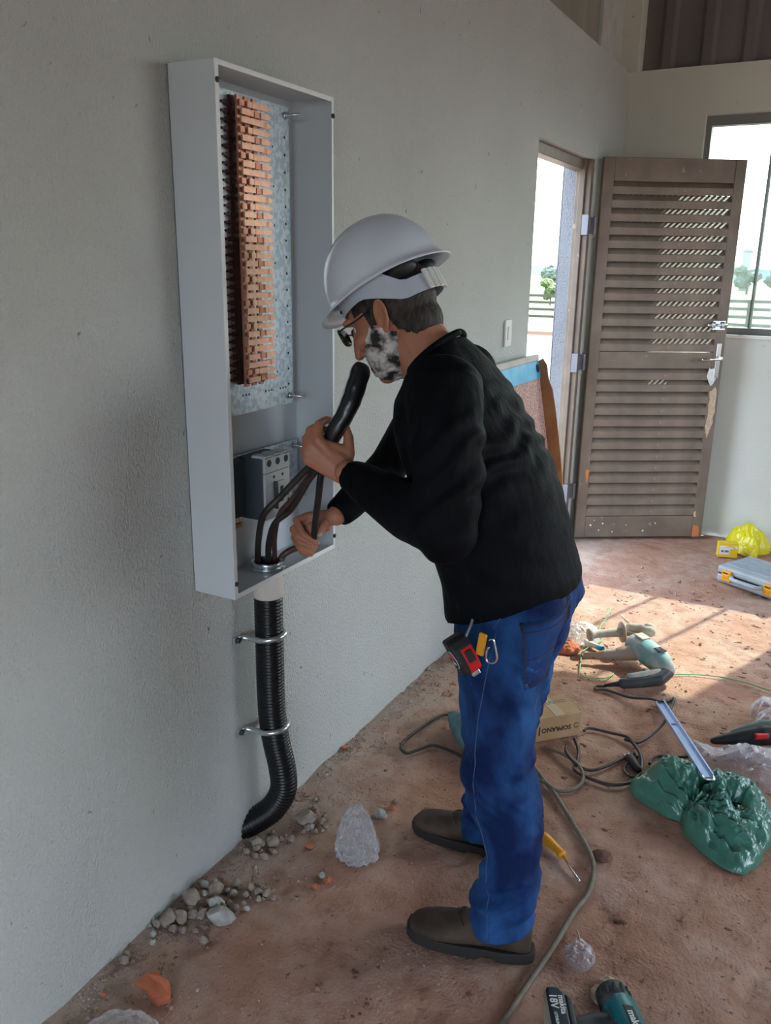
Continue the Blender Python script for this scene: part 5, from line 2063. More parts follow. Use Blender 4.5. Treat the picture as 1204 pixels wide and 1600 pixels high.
lump('clod', M_BARK, (0.873, 1.940, 0.003), 0.028, 3, 'dark brown clod lying against the thick cord near the screwdriver', 'clod', flat=0.35)
heap('paper_scrap', M_PAPER, [(0.975, 1.475), (0.995, 1.47), (1.010, 1.545), (0.985, 1.555), (0.972, 1.52)],
     lambda x, y, r: (1 - r) * 0.010 + crease(x, y, 0.006, 60, 4.0), 'small tan paper scrap above the cordless drill', 'paper scrap', nr=8, na=36)

# ------------------------------------------------------------------ cordless drill at the bottom edge
cd = thing('cordless_drill', 'teal and black cordless drill lying at the bottom edge of the photo', 'power tool', (1.01, 1.36, 0.0))
ex = Vector((0.895, 0.446, 0)).normalized()     # from battery to head
ey = Vector((-ex.y, ex.x, 0))                   # away from the camera
O = Vector((0.930, 1.343, 0.0))


def dq(a, b, c):
    return O + ex * a + ey * b + Vector((0, 0, c))


def dpr(bm, pts, c0, c1):
    prism(bm, [dq(a, b, c0) for a, b in pts], (0, 0, c1 - c0))


bm = bmesh.new()
dpr(bm, [(-0.014, -0.085), (0.014, -0.085), (0.022, -0.06), (0.022, 0.045), (0.012, 0.060), (-0.014, 0.060)], 0.008, 0.082)
bt = obj('battery', bm, mat('dark_teal_battery', (0.012, 0.028, 0.038), 0.4), cd, False, 0.005)
bm = bmesh.new()
dpr(bm, [(0.0225, -0.08), (0.036, -0.07), (0.036, 0.035), (0.0225, 0.048)], 0.012, 0.078)
obj('battery_shoe', bm, M_DKPL, cd, False, 0.004)
bm = bmesh.new()
dpr(bm, [(-0.017, -0.08), (-0.0145, -0.08), (-0.0145, 0.052), (-0.017, 0.052)], 0.014, 0.076)
obj('battery_base', bm, M_DUSTP, bt, False, 0.001)
zt = 0.0827
obj('print', text_bm('makita', 0.017, mtx(dq(0.0125, 0.014, zt), -ey, ex), 0.0002, 0.0004), M_WPRINT, bt, False)
obj('print', text_bm('18V', 0.022, mtx(dq(-0.004, 0.022, zt), -ey, ex), 0.0002, 0.0004), M_WPRINT, bt, False)
obj('print', text_bm('LITHIUM-ION', 0.008, mtx(dq(-0.004, -0.028, zt), -ey, ex), 0.0002, 0.0002), M_WPRINT, bt, False)
bm = bmesh.new()
chain(bm, [dq(0.036, -0.012, 0.045), dq(0.075, 0.004, 0.045), dq(0.112, 0.000, 0.046)], [0.023, 0.0225, 0.025], 16)
me = remeshed(bm, 0.004, 3)
shift(me, BASE[cd.name])
obj_me('grip', me, M_DKPL, cd)
bm = bmesh.new()
chain(bm, [dq(0.034, -0.03, 0.045), dq(0.05, -0.035, 0.045), dq(0.12, -0.03, 0.047)], [0.020, 0.018, 0.022], 14)
me = remeshed(bm, 0.004, 3)
shift(me, BASE[cd.name])
obj_me('grip_frame', me, M_TEAL, cd)
bm = bmesh.new()
tube(bm, [dq(0.132, 0.055, 0.048), dq(0.134, 0.035, 0.048), dq(0.142, -0.03, 0.048), dq(0.152, -0.10, 0.048), dq(0.156, -0.125, 0.048)], [0.033, 0.0375, 0.0375, 0.036, 0.028], 22, sub=3)
hd = obj('motor_housing', bm, M_TEAL, cd)
bm = bmesh.new()
tube(bm, [dq(0.1245, 0.088, 0.048), dq(0.126, 0.083, 0.048), dq(0.133, 0.036, 0.048)], [0.027, 0.0325, 0.0368], 22)
ch = obj('chuck_end', bm, M_DKPL, cd)
bm = bmesh.new()
for k in range(6):
    a = 0.3 + k * 0.45
    c = dq(0.130 + 0.034 * cos(a), 0.062, 0.048 + 0.034 * sin(a))
    obox(bm, c, (ey, ex, (0, 0, 1)), (0.012, 0.0025, 0.0025))
obj('slots', bm, M_BLACK, ch, False)['kind'] = 'stuff'
bm = bmesh.new()
dpr(bm, [(0.132, 0.018), (0.154, 0.014), (0.164, -0.070), (0.142, -0.066)], 0.080, 0.0865)
nb = obj('name_strip', bm, mat('dark_strip', (0.05, 0.05, 0.055), 0.4), hd, False, 0.002)
sd_ = (dq(0.153, -0.068, 0) - dq(0.143, 0.016, 0)).normalized()
obj('print', text_bm('makita', 0.020, mtx(dq(0.1475, -0.024, 0.0870), sd_, ex), 0.0003, 0.0005), M_WPRINT, hd, False)
bm = bmesh.new()
dpr(bm, [(0.103, 0.012), (0.110, 0.012), (0.110, 0.004), (0.103, 0.004)], 0.072, 0.0755)
dpr(bm, [(0.107, -0.010), (0.114, -0.010), (0.114, -0.020), (0.107, -0.020)], 0.072, 0.0765)
obj('switch', bm, M_BLACK, cd, False, 0.001)

# ------------------------------------------------------------------ aluminium rail across the green bag
ra, rb = Vector((0.842, 2.862, 0.012)), Vector((1.078, 2.283, 0.115))
rl = thing('aluminium_rail', 'bluish aluminium channel rail leaning from the floor onto the green bag', 'rail', tuple(ra))
rd = (rb - ra).normalized()
rs = Vector((0, 0, 1)).cross(rd).normalized()
rn = rd.cross(rs)
if rn.z < 0:
    rn = -rn
bm = bmesh.new()
pr = [(-0.0175, 0), (0.0175, 0), (0.0175, 0.011), (0.0135, 0.011), (0.0135, 0.0095), (0.016, 0.0095), (0.016, 0.0015), (0.009, 0.0015), (0.009, 0.0045), (0.0078, 0.0045), (0.0078, 0.0015),
      (-0.0132, 0.0015), (-0.0132, 0.0045), (-0.0144, 0.0045), (-0.0144, 0.0015), (-0.016, 0.0015), (-0.016, 0.0095), (-0.0135, 0.0095), (-0.0135, 0.011), (-0.0175, 0.011)]
prism(bm, [ra + rs * a + rn * b for a, b in pr], rb - ra)
obj('profile', bm, M_ALU, rl, False)
for t in (0.035, 0.36):
    bm = bmesh.new()
    c = ra.lerp(rb, t) + rn * 0.003
    obox(bm, c, (rs, rd, rn), (0.0105, 0.0025, 0.0022))
    obj('cross_rib', bm, M_STEEL, rl, False, 0.0005)
bm = bmesh.new()
tube(bm, [rb + rs * -0.015 + rn * 0.006, rb + rs * -0.012 + rd * 0.02 + rn * 0.004, rb + rs * 0.012 + rd * 0.022 + rn * 0.004, rb + rs * 0.015 + rn * 0.006], 0.003, 8, sub=4)
obj('end_clip', bm, M_GALV2, rl)

# ------------------------------------------------------------------ green bag with contents
def green_h(x, y, r):
    p = Vector((x, y, 0))
    e_ = max(0, 1 - r ** 2.2)
    a = math.exp(-(((x - 0.975) / 0.085) ** 2 + ((y - 2.325) / 0.10) ** 2))
    b = math.exp(-(((x - 1.165) / 0.085) ** 2 + ((y - 2.31) / 0.10) ** 2))
    c = math.exp(-(((x - 1.10) / 0.10) ** 2 + ((y - 2.16) / 0.06) ** 2))
    h_ = e_ ** 0.55 * (0.028 + 0.092 * a + 0.080 * b + 0.035 * c)
    # the rail lies in a valley
    d = abs((p - ra).dot(rs))
    h_ -= 0.030 * math.exp(-(d / 0.028) ** 2) * (1 if y > 2.24 else 0.3)
    # two torn mouths
    m1 = math.exp(-((((x - 1.163) * 0.88 + (y - 2.268) * 0.47) / 0.030) ** 2 + ((-(x - 1.163) * 0.47 + (y - 2.268) * 0.88) / 0.058) ** 2))
    m2 = math.exp(-((((x - 1.165) * 0.75 - (y - 2.118) * 0.66) / 0.042) ** 2 + (((x - 1.165) * 0.66 + (y - 2.118) * 0.75) / 0.013) ** 2))
    h_ -= 0.105 * m1 ** 1.6 * e_ + 0.05 * m2 * e_
    # folds fanning out from the gathered middle
    th = math.atan2(y - 2.19, x - 1.06)
    fan = (1 - abs(noise.noise(Vector((cos(th) * 4.2, sin(th) * 4.2, 3 * r)))) * 2.2)
    return h_ + e_ ** 0.4 * (0.024 * fan + crease(x, y, 0.020, 20, 8.0) + crease(x, y, 0.006, 60, 2.0))


gbag = heap('green_plastic_bag', M_GREEN, [(0.868, 2.275), (0.915, 2.40), (0.955, 2.465), (1.03, 2.41), (1.08, 2.44), (1.16, 2.45), (1.235, 2.40), (1.268, 2.29), (1.25, 2.17), (1.212, 2.05),
                                            (1.15, 2.06), (1.075, 2.12), (1.03, 2.20), (0.95, 2.22)], green_h,
            'crumpled green plastic bag with dark things showing through its open mouth', 'plastic bag', nr=64, na=200)
lb = thing('lamp_holder', 'small dark fitting with a silver thread inside the green bag', 'fitting', (1.17, 2.27, 0.03))
bm = bmesh.new()
ellipsoid(bm, (1.172, 2.285, 0.034), (0.028, 0.040, 0.026))
obj('socket', bm, M_BLACK, lb)
bm = bmesh.new()
tube(bm, [(1.160, 2.272, 0.052), (1.190, 2.262, 0.056)], [0.012, 0.012], 14)
obj('thread', bm, M_CHROME, lb)

# ------------------------------------------------------------------ black power tool and clear bags at the right
jt = thing('power_tool', 'black power tool with a red button under the clear bag at the right', 'power tool', (1.19, 2.72, 0.0))
bm = bmesh.new()
chain(bm, [(1.055, 2.655, 0.028), (1.12, 2.69, 0.040), (1.19, 2.735, 0.048), (1.27, 2.79, 0.046)], [0.012, 0.024, 0.036, 0.036], 16)
me = remeshed(bm, 0.005, 3)
shift(me, BASE[jt.name])
jb = obj_me('body', me, M_BLACK, jt)
bm = bmesh.new()
chain(bm, [(1.11, 2.70, 0.050), (1.18, 2.75, 0.072), (1.26, 2.80, 0.074)], [0.013, 0.018, 0.018], 12)
obj('top_shell', bm, mat('grey_green_plastic', (0.10, 0.13, 0.12), 0.5), jt)
bm = bmesh.new()
obox(bm, (1.190, 2.704, 0.060), (Vector((0.82, 0.57, 0)), Vector((0.57, -0.82, 0.2)), Vector((0, 0.2, 1))), (0.022, 0.010, 0.009))
obj('red_button', bm, M_RED, jt, False, 0.004)
heap('clear_plastic_bag', M_CLEAR, [(0.985, 2.580), (1.02, 2.50), (1.10, 2.465), (1.20, 2.47), (1.30, 2.50), (1.32, 2.66), (1.22, 2.635), (1.10, 2.60)],
     lambda x, y, r: (1 - r ** 2) ** 0.6 * 0.060 + crease(x, y, 0.026, 10, 3.0), 'clear plastic bag spread between the green bag and the black tool', 'plastic bag', nr=40, na=120)
heap('clear_plastic_bag', M_CLEAR, [(1.14, 2.99), (1.165, 3.03), (1.22, 3.02), (1.32, 2.96), (1.34, 2.83), (1.25, 2.82), (1.185, 2.81), (1.17, 2.90)],
     lambda x, y, r: (1 - r ** 2) ** 0.6 * 0.055 + crease(x, y, 0.026, 11, 6.0), 'clear plastic bag behind the black tool at the right edge', 'plastic bag', nr=36, na=100)
# milky bag standing up beside the wall
def pb(x, y, r):
    e_ = max(0, 1 - r ** 2)
    t = max(0, min(1, (x - 0.20) / 0.15))
    peak = math.exp(-((((x - 0.288) / 0.048) ** 2 + ((y - 1.655) / 0.046) ** 2)) ** 2)
    th = math.atan2(y - 1.64, x - 0.285)
    fan = 1 - abs(noise.noise(Vector((cos(th) * 5, sin(th) * 5, 1.0)))) * 2
    return e_ ** 0.6 * (0.035 + 0.105 * peak + 0.012 * fan) + crease(x, y, 0.010, 24, 5.0) * e_ ** 0.3


bm = bmesh.new()
bmesh.ops.create_icosphere(bm, subdivisions=6, radius=1)
for w in bm.verts:
    c = w.co.copy()
    z = (c.z + 1) / 2
    wr_ = (0.052 * (1 - z) ** 0.55 + 0.030 * min(1, 4 * z) * (1 - z ** 5)) * 1.0
    a = math.atan2(c.y, c.x)
    h_ = math.hypot(c.x, c.y)
    q = max(0.02, sqrt(max(0, 1 - c.z * c.z)))
    fan = 1 - abs(noise.noise(Vector((cos(a) * 2.6, sin(a) * 2.6, z * 1.1)))) * 2
    cr_ = 1 - abs(noise.noise(Vector((c.x * 2.4, c.y * 2.4, c.z * 3.2 + 5)))) * 2
    r_ = (0.016 + 0.046 * (1 - z) ** 0.8) * (0.84 + 0.20 * fan + 0.10 * cr_) * h_ / q * (q ** 0.22)
    # leans away from the wall towards its foot
    w.co = Vector((0.300 + 1.15 * r_ * cos(a) - 0.020 * z, 1.628 + 0.95 * r_ * sin(a) + 0.045 * z, 0.007 + max(0, 0.112 * z ** 0.85 + 0.010 * cr_ * z - 0.004)))
o = obj('clear_plastic_bag', bm, M_CLEARW, base=(0.29, 1.64, 0.0))
tag(o, 'milky clear plastic bag puffed up on the floor below the cabinet', 'plastic bag', 'plastic bags')
heap('clear_plastic_bag', M_CLEAR, [(0.885, 1.565), (0.905, 1.530), (0.935, 1.545), (0.945, 1.565), (0.925, 1.615), (0.905, 1.625), (0.890, 1.605)],
     lambda x, y, r: (1 - r ** 2) ** 0.5 * 0.012 + crease(x, y, 0.010, 40, 7.0), 'tiny clear plastic bag beside the boot heel and cordless drill', 'plastic bag', nr=22, na=72)
cord('bag_tie', [(0.903, 1.615, 0.020), (0.896, 1.635, 0.014), (0.888, 1.650, 0.010)], 0.0018, M_PAPER, 'short pale tie sticking out of the tiny clear bag', 'tie', n=6)
heap('clear_plastic_bag', M_CLEARW, [(0.095, 0.945), (0.16, 0.985), (0.205, 0.985), (0.235, 0.95), (0.24, 0.85), (0.17, 0.82), (0.10, 0.87)],
     lambda x, y, r: (1 - r ** 2) ** 0.5 * 0.022 + crease(x, y, 0.010, 28, 9.0), 'milky plastic sheet at the foot of the wall in front of the clay shard', 'plastic sheet', nr=24, na=80)

# ------------------------------------------------------------------ case, yellow box and yellow bag by the back wall
tc_ = thing('tool_case', 'pale grey ribbed tool case with two orange latches on the floor', 'tool case', (1.02, 4.35, 0.0))
cf = Vector((0.838, 4.275, 0.006))
cdx = Vector((0.262, -0.140, 0)).normalized()
cdy = Vector((-cdx.y, cdx.x, 0))
CWD, CDP, CHT = 0.40, 0.29, 0.085


def kq(a, b, c):
    return cf + cdx * a + cdy * b + Vector((0, 0, c))


def kbox(bm, a0, a1, b0, b1, c0, c1):
    obox(bm, kq((a0 + a1) / 2, (b0 + b1) / 2, (c0 + c1) / 2), (cdx, cdy, (0, 0, 1)), (abs(a1 - a0) / 2, abs(b1 - b0) / 2, abs(c1 - c0) / 2))


bm = bmesh.new(); kbox(bm, 0, CWD, 0.02, CDP, 0, 0.044); obj('base_shell', bm, M_CASE, tc_, False, 0.012)
bm = bmesh.new(); kbox(bm, 0, CWD, 0.02, CDP, 0.046, CHT); lid = obj('lid', bm, M_CASE, tc_, False, 0.012)
for k in range(7):
    bm = bmesh.new()
    kbox(bm, 0.02, CWD - 0.02, 0.060 + k * 0.031, 0.076 + k * 0.031, CHT - 0.004, CHT + 0.006)
    obj('rib', bm, M_CASE, lid, False)
for a in (0.035, 0.262):
    bm = bmesh.new()
    kbox(bm, a, a + 0.052, 0.006, 0.03, 0.018, 0.072)
    kbox(bm, a + 0.004, a + 0.048, 0.002, 0.014, 0.036, 0.056)
    lt = obj('latch', bm, M_ORANGE, tc_, False, 0.004)
    bm = bmesh.new()
    kbox(bm, a + 0.010, a + 0.036, 0.0012, 0.004, 0.058, 0.063)
    obj('latch_slot', bm, M_BLACK, lt, False)
bm = bmesh.new()
tube(bm, [kq(0.087, 0.02, 0.045), kq(0.100, -0.004, 0.045), kq(0.13, -0.016, 0.045), kq(0.22, -0.016, 0.045), kq(0.25, -0.004, 0.045), kq(0.262, 0.02, 0.045)], 0.011, 10, sub=4)
obj('carry_handle', bm, M_CASE, tc_)
bm = bmesh.new(); kbox(bm, 0.01, CWD - 0.01, 0.022, 0.03, 0.043, 0.048); obj('seam', bm, M_BLACK, tc_, False)
bm = bmesh.new()
disc(bm, kq(CWD - 0.012, 0.05, 0.04), cdx, 0.032, 0.016, 20)
obj('corner_bumper', bm, M_BLACK, tc_, True)

yb = thing('parts_box', 'small yellow and white carton with a barcode label in front of the yellow bag', 'box', (0.86, 4.71, 0.0))
y0 = Vector((0.806, 4.684, 0.006))
yd = Vector((0.092, 0.032, 0)).normalized()
yn = Vector((yd.y, -yd.x, 0))
YL, YH, YD = 0.100, 0.082, 0.045
bm = bmesh.new()
prism(bm, [y0, y0 + yd * YL, y0 + yd * YL - yn * YD, y0 - yn * YD], (0, 0, YH))
obj('carton', bm, M_YELL, yb, False, 0.001)


def ylab(name, a0, a1, c0, c1, m, off=0.0004):
    bm = bmesh.new()
    obox(bm, y0 + yd * (YL * (a0 + a1) / 2) + yn * off + Vector((0, 0, YH * (c0 + c1) / 2)), (yd, yn, (0, 0, 1)), (YL * (a1 - a0) / 2, 0.0003, YH * (c1 - c0) / 2))
    return obj(name, bm, m, yb, False)


ylab('white_band', 0.05, 0.98, 0.60, 0.80, M_WHITEPL)
ylab('label', 0.04, 0.60, 0.20, 0.66, M_WHITEPL, 0.0009)
for k in range(11):
    if k != 4:
        ylab('barcode_bar', 0.14 + k * 0.036, 0.155 + k * 0.036 + (0.008 if k % 3 else 0), 0.36, 0.50, M_INK, 0.0016)
bm = bmesh.new()
tube(bm, [y0 + yd * (YL * (0.40 + 0.45 * k / 8)) + yn * 0.0008 + Vector((0, 0, YH * (0.70 + 0.10 * sin(pi * k / 8) - 0.04 * k / 8))) for k in range(9)], 0.0022, 6)
obj('logo_arc', bm, M_ORANGE, yb)


def yh(x, y, r):
    e_ = max(0, 1 - r ** 2.2)
    top = math.exp(-(((x - 0.90) / 0.12) ** 2 + ((y - 4.93) / 0.09) ** 2))
    return e_ ** 0.5 * (0.040 + 0.080 * top) + e_ ** 0.4 * (crease(x, y, 0.034, 13, 12.0) + crease(x, y, 0.010, 40, 3.0))


heap('yellow_plastic_bag', M_YBAG, [(0.81, 4.93), (0.83, 5.03), (0.95, 5.06), (1.03, 5.02), (1.05, 4.92), (1.03, 4.86), (0.995, 4.835), (0.99, 4.77), (0.965, 4.765), (0.915, 4.80), (0.86, 4.86)], yh,
     'crumpled bright yellow plastic bag against the foot of the back wall', 'plastic bag', nr=40, na=120)

# ------------------------------------------------------------------ panel leaning in front of the doorway
lp = thing('leaning_panel', 'speckled pale panel with a blue film band and brown cardboard edge leaning beside the doorway', 'panel', (0.25, 3.45, 0.0))
ldir = Vector((-0.205, 0, 1.10)).normalized()      # up the slope
lnrm = Vector((1.10, 0, 0.205)).normalized()
ly0, ly1 = 3.10, 3.655
lb0 = Vector((0.262, 0, 0.006))


def lq(y, t, n_):
    p = lb0 + ldir * t + lnrm * n_
    return Vector((p.x, y, p.z))


def lbox(bm, ya, yb_, t0, t1, n0, n1):
    obox(bm, (lq(ya, t0, n0) + lq(yb_, t1, n1)) / 2, ((0, 1, 0), ldir, lnrm), ((yb_ - ya) / 2, (t1 - t0) / 2, (n1 - n0) / 2))


bm = bmesh.new(); lbox(bm, ly0, ly1, 0, 1.135, -0.022, 0.0); obj('core', bm, M_SPECK, lp, False, 0.003)
bm = bmesh.new(); lbox(bm, ly0 - 0.002, ly1 + 0.002, 1.045, 1.122, -0.0225, 0.003); obj('blue_band', bm, M_BLUETAPE, lp, False, 0.002)
bm = bmesh.new(); lbox(bm, ly0, ly1 + 0.004, 1.123, 1.150, -0.03, 0.006); obj('top_edge', bm, M_CONC, lp, False, 0.006)
bm = bmesh.new()
disc(bm, lq(ly1 - 0.03, 1.09, 0.002), lnrm, 0.018, 0.004, 16)
obj('dark_eyelet', bm, M_BLACK, lp)
bm = bmesh.new()
out = [(0.52, 0.012), (0.56, 0.006), (0.60, 0.012), (0.75, 0.006), (1.0, 0.010), (1.07, 0.004), (1.115, 0.008), (1.128, 0.022), (1.10, 0.036), (1.03, 0.038), (0.99, 0.050), (0.90, 0.054), (0.70, 0.054), (0.54, 0.048), (0.50, 0.040)]
prism(bm, [lq(3.6555, t, n_ - (0.024 if n_ < 0.013 else 0)) for t, n_ in out], (0, 0.007, 0))
cse = obj('cardboard_edge', bm, mat('orange_brown_board', (0.36, 0.165, 0.07), 0.8, col2=(0.43, 0.22, 0.10), scale=12), lp, False)
bm = bmesh.new()
for i in range(4):
    for j in range(3):
        disc(bm, lq(3.6635, 1.050 + i * 0.016, 0.015 + j * 0.010), (0, -1, 0), 0.0025, 0.001, 8)
obj('punched_hole', bm, M_CARDT, cse)['kind'] = 'stuff'

# ------------------------------------------------------------------ rubble along the wall
sh_ = thing('clay_shard', 'broken orange clay shard lying on the floor near the wall', 'clay shard', (0.137, 1.04, 0.0))
bm = bmesh.new()
prism(bm, [Vector(p) for p in ((0.098, 1.030, 0.012), (0.112, 1.058, 0.020), (0.130, 1.070, 0.026), (0.150, 1.062, 0.026), (0.168, 1.066, 0.020), (0.186, 1.045, 0.013), (0.160, 1.024, 0.012), (0.140, 1.030, 0.014))], (0.004, -0.006, 0.014))
obj('upper_piece', bm, M_SHARD, sh_, False, 0.0015)
bm = bmesh.new()
prism(bm, [Vector(p) for p in ((0.140, 1.026, 0.004), (0.152, 1.052, 0.016), (0.178, 1.056, 0.014), (0.192, 1.040, 0.006), (0.176, 1.018, 0.004))], (0.002, -0.004, 0.018))
obj('lower_piece', bm, M_SHARD, sh_, False, 0.0015)
BIG = [((0.135, 1.275), 0.032, M_STONEW, 'pale angular lump at the front of the rubble, largest of its heap'),
       ((0.040, 1.283), 0.027, M_STONE, 'rounded tan lump against the wall at the top of the heap'),
       ((0.098, 1.306), 0.020, M_STONEW, 'white plaster chip on top of the rubble heap'),
       ((0.066, 1.340), 0.022, M_STONE, 'grey brown lump behind the white chip in the rubble heap'),
       ((0.030, 1.343), 0.015, M_STONEW, 'small white chip touching the wall behind the heap'),
       ((0.032, 1.212), 0.022, M_STONE, 'tan lump against the wall at the lower end of the heap'),
       ((0.054, 1.228), 0.020, M_STONE, 'brown lump beside the tan one at the lower end of the heap'),
       ((0.048, 1.535), 0.022, M_STONE, 'grey lump under the conduit bend, left of a pair'),
       ((0.086, 1.558), 0.021, M_STONE, 'grey lump under the conduit bend, right of a pair'),
       ((0.108, 1.680), 0.028, M_STONE, 'grey lump just behind the foot of the black conduit'),
       ((0.279, 1.806), 0.020, M_STONEW, 'pale flat lump behind the puffed milky bag'),
       ((0.264, 1.519), 0.011, M_STONEW, 'small pale lump in front of the puffed milky bag')]
for i, ((x, y), r, m, lab) in enumerate(BIG):
    lump('rubble_stone', m, (x, y, floor_z(x, y)), r, 20 + i, lab, 'stone', 'larger rubble lumps along the wall', flat=0.75)
SMALL = [(0.052, 1.262), (0.076, 1.275), (0.108, 1.275), (0.118, 1.305), (0.078, 1.305), (0.05, 1.318), (0.046, 1.365), (0.085, 1.362), (0.145, 1.315), (0.166, 1.335), (0.175, 1.40), (0.142, 1.42), (0.06, 1.195), (0.08, 1.205), (0.02, 1.185), (0.045, 1.14),
         (0.062, 1.54), (0.103, 1.535), (0.095, 1.505), (0.135, 1.67), (0.155, 1.66), (0.145, 1.72), (0.10, 1.735), (0.17, 1.69), (0.088, 1.262), (0.104, 1.222), (0.137, 1.208), (0.13, 1.394), (0.158, 1.397), (0.137, 1.368), (0.074, 1.496), (0.062, 1.520), (0.018, 1.085), (0.029, 1.068), (0.094, 1.700), (0.128, 1.642),
         (0.031, 1.160), (0.095, 1.388), (0.201, 1.396), (0.08, 1.318), (0.115, 1.33), (0.07, 1.25), (0.12, 1.24), (0.02, 1.24), (0.15, 1.345), (0.105, 1.36), (0.17, 1.375), (0.13, 1.655),
         (0.15, 1.70), (0.115, 1.60), (0.09, 1.585), (0.045, 1.495)]
for i, (x, y) in enumerate(SMALL):
    lump('rubble_pebble', random.choice([M_STONE, M_STONE, M_STONE, M_STONEW]), (x, y, floor_z(x, y)), random.uniform(0.008, 0.0155), 60 + i,
         *(('small grey pebble in the rubble under the bend of the black conduit', 'pebble', 'pebbles under the conduit bend') if y > 1.48 else
           ('small grey pebble in the main rubble heap between conduit and clay shard', 'pebble', 'pebbles of the main rubble heap') if y > 1.18 else
           ('small grey pebble at the wall foot just above the clay shard', 'pebble', 'pebbles above the clay shard')), flat=0.75, sub=1)
for i, (x, y, r) in enumerate(((0.012, 2.05, 0.012), (0.292, 1.855, 0.010), (0.175, 1.60, 0.011), (0.288, 1.512, 0.012), (0.27, 1.475, 0.010), (0.055, 0.985, 0.008))):
    lump('brick_crumb', M_STONER, (x, y, floor_z(x, y)), r, 120 + i, 'tiny orange brick crumb on the floor near the plastered wall', 'brick crumb', 'brick crumbs', flat=0.7, sub=1)
# dark clods trodden into the floor, too many to count
bm = bmesh.new()
rnd = random.Random(23)
for k in range(420):
    x, y = rnd.uniform(0.45, 1.6), rnd.uniform(1.2, 4.3)
    if x < 0.88 and 1.40 < y < 1.92:
        continue
    n0 = noise.noise(Vector((x * 2.2, y * 2.2, 4.0)))
    if n0 < -0.05 and rnd.random() < 0.8:
        continue
    for q in range(rnd.choice((1, 1, 2, 3))):
        r = rnd.uniform(0.003, 0.0085)
        xx, yy = x + rnd.uniform(-0.016, 0.016), y + rnd.uniform(-0.012, 0.012)
        z = floor_z(xx, yy)
        t = bmesh.ops.create_icosphere(bm, subdivisions=1, radius=1)['verts']
        sx_, sy_ = rnd.uniform(0.8, 2.0), rnd.uniform(0.7, 1.2)
        for v in t:
            d = 1 + 0.4 * noise.noise(v.co * 2 + Vector((k, q, 0)))
            v.co = Vector((xx + v.co.x * r * sx_ * d, yy + v.co.y * r * sy_ * d, z + v.co.z * r * 0.38 * d))
o = obj('earth_crumbs', bm, M_BARK, smooth=False)
tag(o, 'dark flat crumbs of earth trodden into the red floor', 'earth crumbs', kind='stuff')
# loose grit, too fine to count
bm = bmesh.new()
rnd = random.Random(11)
for k in range(3600):
    if rnd.random() < 0.55:
        x, y = abs(rnd.gauss(0, 0.075)) + 0.004, rnd.uniform(0.8, 3.3)
    else:
        x, y = rnd.uniform(0, 1.7), rnd.uniform(0.9, 4.4)
    r = rnd.uniform(0.0012, 0.0042) * (2.2 if rnd.random() < 0.07 else 1)
    if 0.36 < x < 0.86 and (1.44 < y < 1.59 or 1.76 < y < 1.88):
        continue
    z = floor_z(x, y)
    vs = [bm.verts.new(Vector((x, y, z + r * 0.5)) + Vector(v) * r * rnd.uniform(0.7, 1.3)) for v in ((1, 0, 0), (-1, 0, 0), (0, 1, 0), (0, -1, 0), (0, 0, 0.8), (0, 0, -0.8))]
    for f in ((0, 2, 4), (2, 1, 4), (1, 3, 4), (3, 0, 4), (2, 0, 5), (1, 2, 5), (3, 1, 5), (0, 3, 5)):
        bm.faces.new([vs[i] for i in f])
o = obj('grit', bm, mat('floor_grit', (0.30, 0.17, 0.12), 0.95, col2=(0.42, 0.34, 0.29), scale=4, lo=0.45, hi=0.55), smooth=False)
tag(o, 'loose earthy grit scattered over the red floor', 'grit', kind='stuff')

# ------------------------------------------------------------------ outside
def gz(y):
    return -0.10 - max(0, y - 4) * 0.027


bm = bmesh.new()
rows = [(-60, -0.25), (4.0, -0.10), (25, gz(25)), (30.0, gz(30))]
for i in range(len(rows) - 1):
    (ya, za), (yb2, zb) = rows[i], rows[i + 1]
    if i == 0:
        for xa, xb in ((-120, -0.16), (4.6, 120)):
            bm.faces.new([bm.verts.new(p) for p in ((xa, ya, za), (xb, ya, za), (xb, yb2, zb), (xa, yb2, zb))])
        bm.faces.new([bm.verts.new(p) for p in ((-0.16, ya, za), (4.6, ya, za), (4.6, -2.8, -0.12), (-0.16, -2.8, -0.12))])
    else:
        bm.faces.new([bm.verts.new(p) for p in ((-120, ya, za), (-0.16 if i == 1 else 120, ya, za), (-0.16 if i == 1 else 120, yb2, zb), (-120, yb2, zb))])
        if i == 1:
            bm.faces.new([bm.verts.new(p) for p in ((-0.16, 5.3, -0.12), (120, 5.3, -0.12), (120, yb2, zb), (-0.16, yb2, zb))])
structure('ground', bm, M_GRAVEL)
bm = bmesh.new()
bm.faces.new([bm.verts.new(p) for p in ((-120, 31.2, gz(31) + 0.02), (120, 31.2, gz(31) + 0.02), (120, 43, gz(43)), (-120, 43, gz(43)))])
structure('road', bm, M_ROAD)
bm = bmesh.new()
box(bm, (-60, 30.2, gz(31) - 0.1), (40, 30.8, gz(30) + 0.12))
structure('trim_7', bm, M_EDGE)
bm = bmesh.new()
bm.faces.new([bm.verts.new(p) for p in ((-150, 43, gz(43)), (120, 43, gz(43)), (250, 400, gz(55)), (-350, 400, gz(55)))])
structure('field', bm, M_LAWN)
fc = thing('ranch_fence', 'dark four-rail wooden fence at the edge of the lawn outside', 'fence', (-10, 47, gz(47)))
PFX = [(-30 + 3.0 * k) for k in range(16)]
for x in PFX:
    bm = bmesh.new()
    y = 47 - (x + 18) * 0.12
    box(bm, (x - 0.09, y - 0.07, gz(y) - 0.1), (x + 0.09, y + 0.07, gz(y) + 1.42))
    obj('post', bm, M_FENCE, fc, False)
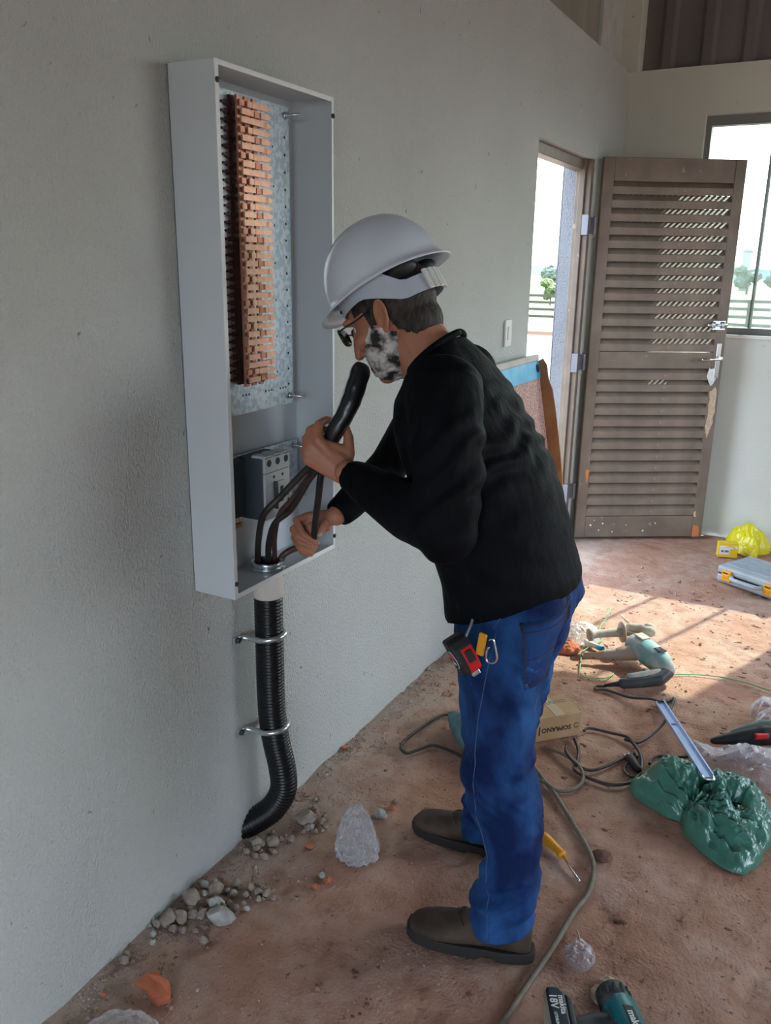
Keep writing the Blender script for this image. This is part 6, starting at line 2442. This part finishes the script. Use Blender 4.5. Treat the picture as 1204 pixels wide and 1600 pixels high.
for h_ in (0.22, 0.60, 0.98, 1.34):
    for k in range(5):
        xa, xb = PFX[k * 3], PFX[min(k * 3 + 3, 15)]
        ya, yb2 = 47 - (xa + 18) * 0.12, 47 - (xb + 18) * 0.12
        bm = bmesh.new()
        a, b = Vector((xa, ya, gz(ya) + h_)), Vector((xb, yb2, gz(yb2) + h_))
        obox(bm, (a + b) / 2, ((b - a).normalized(), (0, 1, 0), (0, 0, 1)), ((b - a).length / 2, 0.03, 0.075))
        obj('rail', bm, M_FENCE, fc, False)


def tree(x, y, h_, w, seed, m, label):
    z = gz(min(y, 55))
    t = thing('tree', label, 'tree', (x, y, z), 'trees beyond the fence')
    bm = bmesh.new()
    tube(bm, [(x, y, z), (x + 0.05 * w, y, z + h_ * 0.5)], [0.10 * w, 0.06 * w], 8)
    obj('trunk', bm, M_TRUNK, t)
    bm = bmesh.new()
    r = random.Random(seed)
    for k in range(9):
        c = Vector((x + r.uniform(-0.6, 0.6) * w, y + r.uniform(-0.6, 0.6) * w, z + h_ * r.uniform(0.35, 0.8)))
        s = bmesh.ops.create_icosphere(bm, subdivisions=3, radius=1)['verts']
        q = w * r.uniform(0.4, 0.7)
        for v in s:
            d = 1 + 0.35 * noise.fractal(v.co * 3 + c, 0.6, 2.2, 3)
            v.co = c + Vector((v.co.x, v.co.y, v.co.z * 0.75)) * q * d
    obj('crown', bm, m, t, False)


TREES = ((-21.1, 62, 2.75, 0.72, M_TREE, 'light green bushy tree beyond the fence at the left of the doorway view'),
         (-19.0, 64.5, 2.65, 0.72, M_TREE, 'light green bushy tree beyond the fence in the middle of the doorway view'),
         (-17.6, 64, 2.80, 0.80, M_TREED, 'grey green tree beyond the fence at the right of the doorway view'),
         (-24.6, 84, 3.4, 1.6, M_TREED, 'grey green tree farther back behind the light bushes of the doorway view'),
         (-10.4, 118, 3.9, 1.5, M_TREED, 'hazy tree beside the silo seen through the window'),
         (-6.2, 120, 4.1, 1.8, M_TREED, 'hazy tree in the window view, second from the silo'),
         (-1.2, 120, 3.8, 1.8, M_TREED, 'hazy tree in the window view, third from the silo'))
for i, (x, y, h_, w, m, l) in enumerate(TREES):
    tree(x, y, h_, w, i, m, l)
bm = bmesh.new()
N = 90
lo, hi = [], []
for k in range(N + 1):
    a = radians(-60 + 120 * k / N)
    x, y = 900 * sin(a) - 150, 900 * cos(a)
    hi.append(bm.verts.new((x, y, 3.5 + 5 * noise.fractal(Vector((a * 9, 0, 0)), 0.8, 2, 4))))
    lo.append(bm.verts.new((x, y, -30)))
    hi2 = None
back = [bm.verts.new((v.co.x * 1.25, v.co.y * 1.25, -30)) for v in hi]
for k in range(N):
    bm.faces.new((lo[k], lo[k + 1], hi[k + 1], hi[k]))
    bm.faces.new((hi[k], hi[k + 1], back[k + 1], back[k]))
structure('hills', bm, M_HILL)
sl = thing('silo', 'pale distant silo tower seen through the window panes', 'silo', (-13.0, 140, -1.5))
bm = bmesh.new()
tube(bm, [(-13.0, 140, -2), (-13.0, 140, 4.3)], 0.75, 20)
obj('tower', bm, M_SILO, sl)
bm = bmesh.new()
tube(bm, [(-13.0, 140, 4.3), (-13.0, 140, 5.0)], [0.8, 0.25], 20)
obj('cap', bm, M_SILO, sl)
